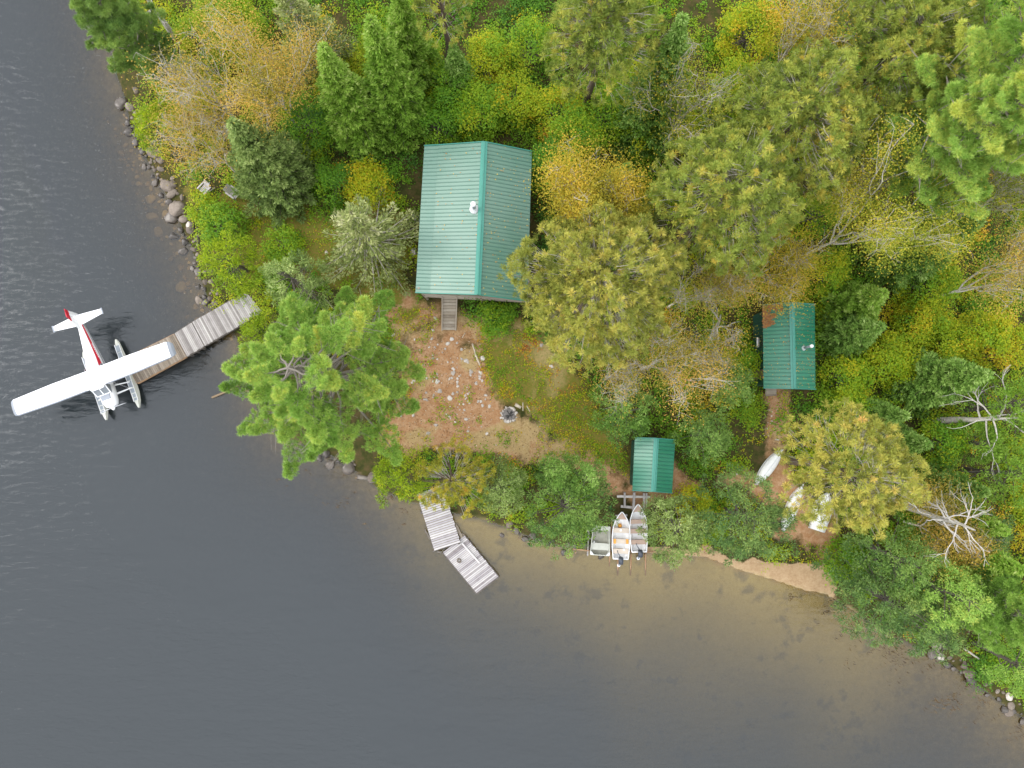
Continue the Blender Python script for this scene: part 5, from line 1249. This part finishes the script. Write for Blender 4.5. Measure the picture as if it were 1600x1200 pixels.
mb = MB(); mb.loft([tailsec(-1.60, -3.88, -4.20, 1.86), tailsec(-.10, -3.66, -4.36, 1.86), tailsec(.10, -3.66, -4.36, 1.86), tailsec(1.60, -3.88, -4.20, 1.86)]); tl = mb.build('tailplane', M['plane_white'], pl)
mb = MB()
for s in (-1, 1): mb.bar((-3.83, s * 1.64, 1.87), (-4.24, s * 1.64, 1.87), .08, .07)
mb.build('tail_tip', M['plane_grey'], tl)
def finsec(z, xl, xt, w): return [Vector((xl, 0, z)), Vector((xl - .12, w, z)), Vector((xt, .012, z)), Vector((xt, -.012, z)), Vector((xl - .12, -w, z))]
mb = MB(); mb.loft([finsec(1.80, -2.75, -4.10, .05), finsec(2.0, -3.25, -4.12, .05), finsec(2.62, -3.78, -4.22, .04)]); fn = mb.build('fin', M['plane_white'], pl)
mb = MB(); mb.loft([finsec(2.625, -3.785, -4.225, .042), finsec(2.98, -4.02, -4.42, .03)]); mb.build('fin_tip', M['plane_red'], fn)
mb = MB(); mb.loft([finsec(1.66, -4.14, -4.52, .03), finsec(2.62, -4.235, -4.56, .025)]); mb.build('rudder', M['plane_white'], fn)
mb = MB(); mb.loft([finsec(2.625, -4.235, -4.56, .027), finsec(2.96, -4.43, -4.62, .02)]); mb.build('rudder_tip', M['plane_red'], fn)
# side stripes: strips lying on the fuselage skin
def stripe(side, a0, a1, i0, i1, mat, grow_=1.012, name='stripe'):
    rows = []
    for q in FS[i0:i1]:
        s2 = sec(q[0], q[1] * grow_, q[2], q[3] * grow_, 80)
        idx = range(a0, a1 + 1); rr = [s2[k % 80] for k in idx]
        if side < 0: rr = [Vector((v.x, -v.y, v.z)) for v in rr]
        rows.append(rr)
    mb = MB(); mb.loft(rows, cap=False, closed=False); return mb.build(name, M[mat], pl, True)
for s in (1, -1): stripe(s, 3, 9, 1, 6, 'plane_red')
stp = stripe(1, -2, 0, 1, 6, 'plane_grey')
mb = MB()
for i in range(8):
    x = -1.35 - i * .13; mb.box((x, .445 - i * .016, 1.80), (.06, .03, .10), t=.5)
mb.build('side_marking', M['plane_white'], pl)
mb = MB()
for s in (-1, 1): mb.box((-.62, s * .535, 1.98), (.42, .03, .26))
mb.build('side_window', M['plane_glass'], pl)
# floats
for s in (-1, 1):
    yc = s * 1.13; S = []
    for x, w, zt, zb in ((-2.45, .06, .42, .20), (-2.2, .16, .46, .12), (-1.0, .25, .50, -.05), (.2, .29, .52, -.14), (1.3, .28, .54, -.12), (1.9, .20, .55, .02), (2.25, .10, .56, .22), (2.36, .03, .55, .34)):
        S.append([Vector((x, yc - w * .55, zt)), Vector((x, yc + w * .55, zt)), Vector((x, yc + w, (zt + zb) / 2 + .06)), Vector((x, yc, zb)), Vector((x, yc - w, (zt + zb) / 2 + .06))])
    mb = MB(); mb.loft(S); fl = mb.build('float', M['float_side'], pl)
    mb = MB()
    for x0, x1 in ((-2.0, -1.55), (-1.50, -1.05), (-1.0, -.55), (-.5, -.05), (0, .45), (.5, .95), (1.02, 1.32), (1.38, 1.62), (1.68, 1.84)):
        wa = .13 if x1 < 1.4 else .10; mb.box(((x0 + x1) / 2, yc, .525 + .008 * x0), (x1 - x0, wa * 2, .03))
    mb.build('deck_panel', M['float_deck'], fl)
    mb = MB(); 
    for q in (-.15, .15): mb.bar((-2.1, yc + q, .50), (1.9, yc + q * .95, .565), .025, .03)
    mb.build('deck_edge', M['plane_white'], fl)
mb = MB()
for s in (-1, 1):
    y = s * 1.13
    for xa, xb in ((.95, 1.15), (.55, .55), (-.75, -.65), (-.75, .2)): mb.bar((xb, s * .38, 1.12), (xa, y, .53), .07, .05)
for x in (.95, -.75): mb.bar((x, -1.0, .5), (x, 1.0, .5), .06, .06)
mb.bar((.95, -1.0, .5), (-.75, 1.0, .5), .012, .012); mb.bar((-.75, -1.0, .52), (.95, 1.0, .52), .012, .012)
mb.build('float_strut', M['plane_white'], pl)

# ------------------------------------------------------------------ boats
def hull_boat(name, label, cx, cy, L, Wd, rz, z, seatmats, hullmat, group=None):
    b = thing(name, label, 'boat', (cx, cy, z), rz, group)      # local +Y is the bow
    ys = [-.5, -.25, 0, .18, .32, .42, .48, .5]; ws = [.42, .49, .5, .455, .34, .19, .07, .008]; zt = [.48, .46, .46, .48, .52, .57, .61, .63]; zb = [.02, 0, 0, .02, .06, .14, .28, .45]
    def ring(i, k=1.0, dz=0):
        y, w = ys[i] * L, ws[i] * Wd * k
        return [Vector((-w, y, zt[i] - dz)), Vector((-w * .9, y, zb[i] + .18)), Vector((-w * .55, y, zb[i] + dz)), Vector((w * .55, y, zb[i] + dz)), Vector((w * .9, y, zb[i] + .18)), Vector((w, y, zt[i] - dz))]
    mb = MB(); outer = [ring(i) for i in range(8)]; inner = [ring(i, .94, .012) for i in range(8)]
    mb.loft(outer, cap=False, closed=False); mb.loft([r[::-1] for r in inner], cap=False, closed=False)
    mb.add(outer[0] + inner[0], [(0, 1, 2, 3, 4, 5), (11, 10, 9, 8, 7, 6)])
    hu = mb.build('hull', M[hullmat], b)
    mb = MB()
    for s in (0, 5): mb.tube([outer[i][s] + Vector((0, 0, .01)) for i in range(8)], .028, 6)
    mb.bar(outer[0][0] + Vector((0, 0, -.02)), outer[0][5] + Vector((0, 0, -.02)), .07, .09); mb.build('gunwale', M['white_paint'], hu)
    def wat(y): return np.interp(y, [q * L for q in ys], [q * Wd for q in ws])
    for i, (fy, dep, mt) in enumerate(seatmats):
        y = fy * L; w = wat(y) * .93; mb = MB(); mb.box((0, y, .40), (2 * w, dep, .05)); mb.box((0, y, .2), (2 * w * .9, dep * .8, .36)); mb.build('seat', M[mt], b)
    mb = MB(); y0, y1 = .34 * L, .475 * L
    mb.add([(-wat(y0) * .9, y0, .53), (wat(y0) * .9, y0, .53), (.02, y1, .60), (-.02, y1, .60), (-wat(y0) * .9, y0, .50), (wat(y0) * .9, y0, .50), (.02, y1, .57), (-.02, y1, .57)], [(0, 1, 2, 3), (7, 6, 5, 4), (0, 4, 5, 1), (1, 5, 6, 2), (3, 2, 6, 7), (3, 7, 4, 0)])
    mb.build('bow_deck', M['seat_brown'], b); return b
def motor(x, y, z, rz, label):
    m_ = thing('outboard_motor', label, 'outboard motor', (x, y, z), rz, None)
    mb = MB(); mb.loft([[Vector((sx * w, yy, zz)) for sx, zz in ((-1, a), (1, a), (1, c), (-1, c))] for yy, w, a, c in ((-.32, .07, .62, .74), (-.28, .12, .55, .82), (0, .14, .52, .86), (.14, .12, .54, .82), (.18, .08, .60, .74))]); mb.build('cowl', M['motor'], m_, True)
    mb = MB(); mb.bar((0, -.12, .55), (0, -.34, .05), .12, .10); mb.bar((0, -.34, .08), (0, -.50, -.12), .08, .16); mb.build('leg', M['motor_leg'], m_)
    mb = MB(); mb.lathe((0, -.52, -.16), [(.02, -.05), (.11, -.03), (.11, .03), (.02, .05)], 10); mb.build('propeller', M['white_paint'], m_)
    mb = MB(); mb.tube([(0, .12, .66), (-.2, .42, .70), (-.24, .58, .70)], [.025, .022, .03], 8); mb.build('tiller', M['motor'], m_)
    return m_
def ground_boat(bow, stern, z):
    a, b = P(*bow, z + .6), P(*stern, z + .4); c = (a + b) / 2; d_ = a - b; return c.x, c.y, math.hypot(d_.x, d_.y), math.atan2(d_.y, d_.x) - math.pi / 2
zb_ = .28
cx, cy, L, rz = ground_boat((972, 800), (969.5, 873), zb_)
hull_boat('row_boat', 'white beached motorboat in the middle with tan seats and an orange jug', cx, cy, L, 1.15, rz, zb_, [(.10, .30, 'seat_wood'), (-.13, .28, 'seat_wood'), (-.34, .30, 'seat_wood')], 'boat_white')
mat_r = Matrix.Rotation(rz, 3, 'Z'); q = Vector((cx, cy, 0)) + mat_r @ Vector((0, -L * .5 - .02, 0)); motor(q.x, q.y, zb_ - .10, rz, 'black outboard motor tilted on the middle white boat')
mb = MB(); c = Vector((cx, cy, zb_)) + mat_r @ Vector((-.05, .19 * L, .10)); mb.lathe(c, [(.10, -.08), (.14, 0), (.13, .14), (.05, .22), (.03, .27)], 12); tag(mb.build('jug', M['orange'], None, True, origin=c), 'orange jug in the bow of the middle white boat', 'jug')
for k, (fx, fy) in enumerate(((-.40, -.13), (.40, -.13))):
    c = Vector((cx, cy, zb_ + .46)) + mat_r @ Vector((fx, fy * L, 0)); mb = MB(); mb.box(c, (.14, .30, .06)); tag(mb.build('life_cushion', M['orange'], None, origin=c), f'orange cushion on the {"left" if fx < 0 else "right"} end of the middle boat seat', 'cushion')
for (cxy, lab) in (((970, 828.5), 'small white tag on the front seat of the middle boat'), ((975, 859), 'small white tag on the rear seat of the middle boat')):
    c = P(*cxy, zb_ + .44); mb = MB(); mb.box(c, (.13, .13, .02)); tag(mb.build('seat_pad', M['white_paint'], None, origin=c), lab, 'pad')
cx, cy, L, rz = ground_boat((997, 788), (998.5, 862), zb_ + .1)
hull_boat('row_boat', 'white beached motorboat on the right with brown seats, partly under the young pine', cx, cy, L, 1.12, rz, zb_ + .1, [(.13, .26, 'seat_brown'), (-.07, .28, 'seat_brown'), (-.30, .28, 'seat_brown')], 'boat_white')
mat_r = Matrix.Rotation(rz, 3, 'Z'); q = Vector((cx, cy, 0)) + mat_r @ Vector((.05, -L * .5 - .02, 0)); motor(q.x, q.y, zb_, rz, 'black outboard motor tilted on the right-hand white boat')
# flat-bottomed boat
a, b = P(940, 823, .6), P(937, 866, .5); d_ = a - b; L = d_.length; rz = math.atan2(d_.y, d_.x) - math.pi / 2; c = (a + b) / 2
jb = thing('flat_boat', 'flat-bottomed olive grey boat beached beside the rocks', 'boat', (c.x, c.y, .20), rz)
mb = MB(); w0, w1 = .62, .54; hL = L / 2 + .03
mb.add([(-w0, -hL, .42), (w0, -hL, .42), (w1, hL, .46), (-w1, hL, .46), (-w0 * .82, -hL * .98, .02), (w0 * .82, -hL * .98, .02), (w1 * .82, hL * .82, .06), (-w1 * .82, hL * .82, .06)], [(0, 4, 5, 1), (1, 5, 6, 2), (2, 6, 7, 3), (3, 7, 4, 0), (4, 7, 6, 5)])
mb.build('hull', M['boat_green'], jb)
mb = MB(); mb.add([(-w0 * .80, -hL * .95, .05), (w0 * .80, -hL * .95, .05), (w1 * .80, hL * .8, .09), (-w1 * .80, hL * .8, .09)], [(0, 1, 2, 3)])
for k in range(4): mb.bar((-.4, -.05 + k * .2 - .0, .07 + .008 * k), (.4, -.05 + k * .2, .07 + .008 * k), .03, .04)
for k in (-.3, -.1, .1, .3): mb.bar((k, -hL * .9, .08), (k, hL * .75, .11), .03, .035)
mb.build('floor', M['boat_green_in'], jb)
mb = MB(); mb.tube([(-w0, -hL, .42), (-w1, hL, .46)], .03, 6); mb.tube([(w0, -hL, .42), (w1, hL, .46)], .03, 6); mb.tube([(-w0, -hL, .42), (w0, -hL, .42)], .035, 6); mb.tube([(-w1, hL, .46), (w1, hL, .46)], .03, 6)
mb.build('gunwale', M['boat_green'], jb)
mb = MB(); mb.box((0, hL * .85, .43), (w1 * 1.9, .26, .04)); mb.build('bow_deck', M['boat_green'], jb)
mb = MB(); mb.box((0, -hL * .42, .33), (w0 * 1.86, .44, .05)); mb.box((0, -hL * .42, .17), (w0 * 1.6, .36, .28)); mb.build('seat', M['boat_green'], jb)
mb = MB()
for s in (-1, 1): mb.add([(s * w0, -hL, .45), (s * w0 * .62, -hL * .99, .45), (s * w0, -hL * .72, .45)], [(0, 1, 2) if s < 0 else (0, 2, 1)])
mb.build('corner_plate', M['galv'], jb)
c2 = P(928, 846, .35); mb = MB(); mb.lathe(c2, [(.06, 0), (.07, .12), (.03, .2), (.02, .24)], 10); tag(mb.build('bottle', M['white_paint'], None, True, origin=c2), 'white bailer bottle inside the olive flat boat', 'bottle')
# slipway timbers and poles
def timber(p_, q_, z0_, z1_, w, h_, label, mt='deck_wood', name='beam', group='slipway timbers by the boats', round_=False):
    a, b = P(*p_, z0_), P(*q_, z1_); mb = MB(); mt = 'dock_wood' if mt == 'deck_wood' else mt
    if round_: mb.tube([a, a.lerp(b, .5) + Vector((.01, .01, 0)), b], [w / 2, w / 2, w / 2 * .8], 8)
    else: mb.bar(a, b, w, h_, t=random.random())
    return tag(mb.build(name, M[mt], None, origin=a), label, 'beam', group)
gy = gz3
timber((964, 775.5), (1016, 776.5), gy + .05, gy + .05, .14, .12, 'long crosswise timber nearest the shed')
timber((970, 791), (990, 793), .62, .62, .16, .12, 'short crosswise timber behind the two white boats')
timber((976, 769), (976, 793), gy + .17, .74, .12, .12, 'left lengthwise slipway timber below the shed')
timber((991, 769), (989.5, 800), gy + .18, .74, .15, .13, 'middle lengthwise slipway timber below the shed')
timber((1006, 770), (1006, 796), gy + .18, .74, .11, .12, 'left of two close slipway timbers below the shed corner')
timber((1010, 770), (1010, 792), gy + .18, .76, .11, .12, 'right of two close slipway timbers below the shed corner')
timber((956, 812), (952, 885), .42, -.08, .10, .1, 'brown rail pole between the olive and middle boats', 'rail_wood', 'slip_pole', round_=True)
timber((966, 870), (965, 899), .1, -.10, .10, .1, 'brown rail pole running into the water under the middle boat', 'rail_wood', 'slip_pole', round_=True)
timber((986, 865), (985, 899), .12, -.10, .10, .1, 'brown rail pole running into the water between the white boats', 'rail_wood', 'slip_pole', round_=True)
timber((1008.5, 865), (1008.5, 899), .12, -.10, .10, .1, 'brown rail pole running into the water right of the boats', 'rail_wood', 'slip_pole', round_=True)
timber((896, 858), (921, 860.5), .10, .12, .11, .1, 'brown pole lying crosswise left of the olive boat', 'rail_wood', 'slip_pole', round_=True)
timber((985, 862), (1022, 862.5), .12, .14, .09, .09, 'brown crosswise pole under the right boat stern', 'rail_wood', 'slip_pole', round_=True)
timber((920, 828), (918, 868), .30, .05, .09, .09, 'grey upright rail left of the olive boat', 'dock_wood', 'slip_pole')
timber((916, 829.5), (927, 829.5), .28, .28, .10, .08, 'upper grey rung left of the olive boat', 'dock_wood', 'slip_pole')
timber((916, 841), (926, 841.5), .20, .2, .10, .08, 'lower grey rung left of the olive boat', 'dock_wood', 'slip_pole')
timber((955, 813), (968, 812), .40, .4, .12, .1, 'grey timber in front of the middle boat', 'dock_wood', 'beam')
timber((962, 806), (980, 805), .52, .52, .12, .1, 'grey timber between the bows of the two white boats', 'dock_wood', 'beam')

# overturned hulls under the golden pine
def upturned(name, label, p_, q_, Wd, cat, square=0, hgt=.42):
    a, b = onland(*p_), onland(*q_); d_ = b - a; L = math.hypot(d_.x, d_.y); rz = math.atan2(d_.y, d_.x); c = (a + b) / 2
    o_ = thing(name, label, cat, (c.x, c.y, c.z + .02), rz)
    S = []; N_ = 13
    for i in range(N_):
        u_ = -1 + 2 * i / (N_ - 1); w = Wd / 2 * max(.03, (1 - abs(u_) ** 2.4)) if not (square and u_ < 0) else Wd / 2 * (.82 + .18 * (1 + u_)) ; hh = hgt * (.72 + .28 * (1 - u_ * u_)) if not (square and u_ < 0) else hgt
        S.append([Vector((u_ * L / 2, w * math.cos(t_), .05 + hh * math.sin(t_) ** .7)) for t_ in np.linspace(0, math.pi, 9)])
    mb = MB(); mb.loft(S, cap=True, closed=True); hu = mb.build('hull', M['hull_white'], o_, True)
    mb = MB(); mb.tube([s_[4] + Vector((0, 0, .012)) for s_ in S], .022, 6); mb.build('keel', M['galv'], hu)
    mb = MB()
    for k in (0, 8): mb.tube([s_[k] for s_ in S], .025, 6)
    mb.build('gunwale', M['galv'], hu)
upturned('overturned_canoe', 'white overturned canoe nearer the shed path, speckled by pine tufts', (1179, 757), (1221, 702), .74, 'canoe')
upturned('overturned_canoe', 'white overturned canoe lower under the golden pine edge', (1220, 829), (1253, 756), .78, 'canoe')
upturned('overturned_rowboat', 'square-ended white overturned boat mostly under the golden pine', (1274, 828), (1293, 770), 1.25, 'rowboat', 1, .4)

# slatted chairs in the yard by the west shore
def slat_chair(px, py, rz, label, mt):
    p = onland(px, py); ch = thing('slatted_chair', label, 'chair', p, rz, 'slatted chairs'); ch.scale = (.8, .8, .9)
    mb = MB()
    for k in range(5): mb.box((0, .02 + k * .12, .42 - k * .015), (.60, .09, .03), t=.9)
    mb.build('seat', M[mt], ch)
    mb = MB()
    for k in range(6): mb.bar((-.26 + k * .104, -.04, .40), (-.26 + k * .104, -.42, .95), .085, .025, t=.8)
    mb.build('backrest', M[mt], ch)
    for s in (-1, 1):
        mb = MB(); mb.bar((s * .36, -.3, .62), (s * .36, .55, .62), .11, .035, t=.7); mb.build('armrest', M[mt], ch)
        mb = MB(); mb.bar((s * .33, .48, 0), (s * .33, .48, .60), .08, .05); mb.build('leg', M[mt], ch)
        mb = MB(); mb.bar((s * .30, -.55, .0), (s * .30, .45, .40), .08, .05); mb.build('leg', M[mt], ch)
slat_chair(326, 296, 2.4, 'white slatted garden chair among the lime bushes by the west shore', 'dock_pale')
slat_chair(366, 303, -2.2, 'weathered grey slatted chair below the leaning cedar', 'dock_wood')

# ------------------------------------------------------------------ floating and washed-up weed
w = Fol()
for (x0, x1, y0, y1, n_, slope_) in ((430, 640, 730, 825, 900, .3), (1225, 1310, 925, 975, 400, .2), (1300, 1600, 965, 1160, 3800, .55)):
    px = rng.uniform(x0, x1, n_); py = rng.uniform(y0, y1, n_)
    kk = fbm(px * .8 - py * .6, (py * .8 + px * .6) * 3.5, 34, 5, 3) > .60; px, py = px[kk], py[kk]
    xy = PN(px, py, np.zeros(len(px))); d = shore_d(xy[:, 0], xy[:, 1]); kk = (d < .1) & (d > -3.6 + 1.5 * rng.random(len(d))); xy = xy[kk]
    m_ = len(xy); a = -slope_ + rng.normal(size=m_) * .35
    C = np.concatenate([xy, np.full((m_, 1), .012)], 1); Dd = np.stack([np.cos(a), np.sin(a), np.zeros(m_)], -1)
    L = rng.uniform(.06, .34, m_); w.add(blades(C, Dd, L, L * rng.uniform(.10, .22, m_), np.tile([[0, 0, 1.]], (m_, 1))), rng.random(m_))
tag(w.build('floating_weed', M['weed']), 'strands of brown weed floating in the shallows', 'weed', kind='stuff')
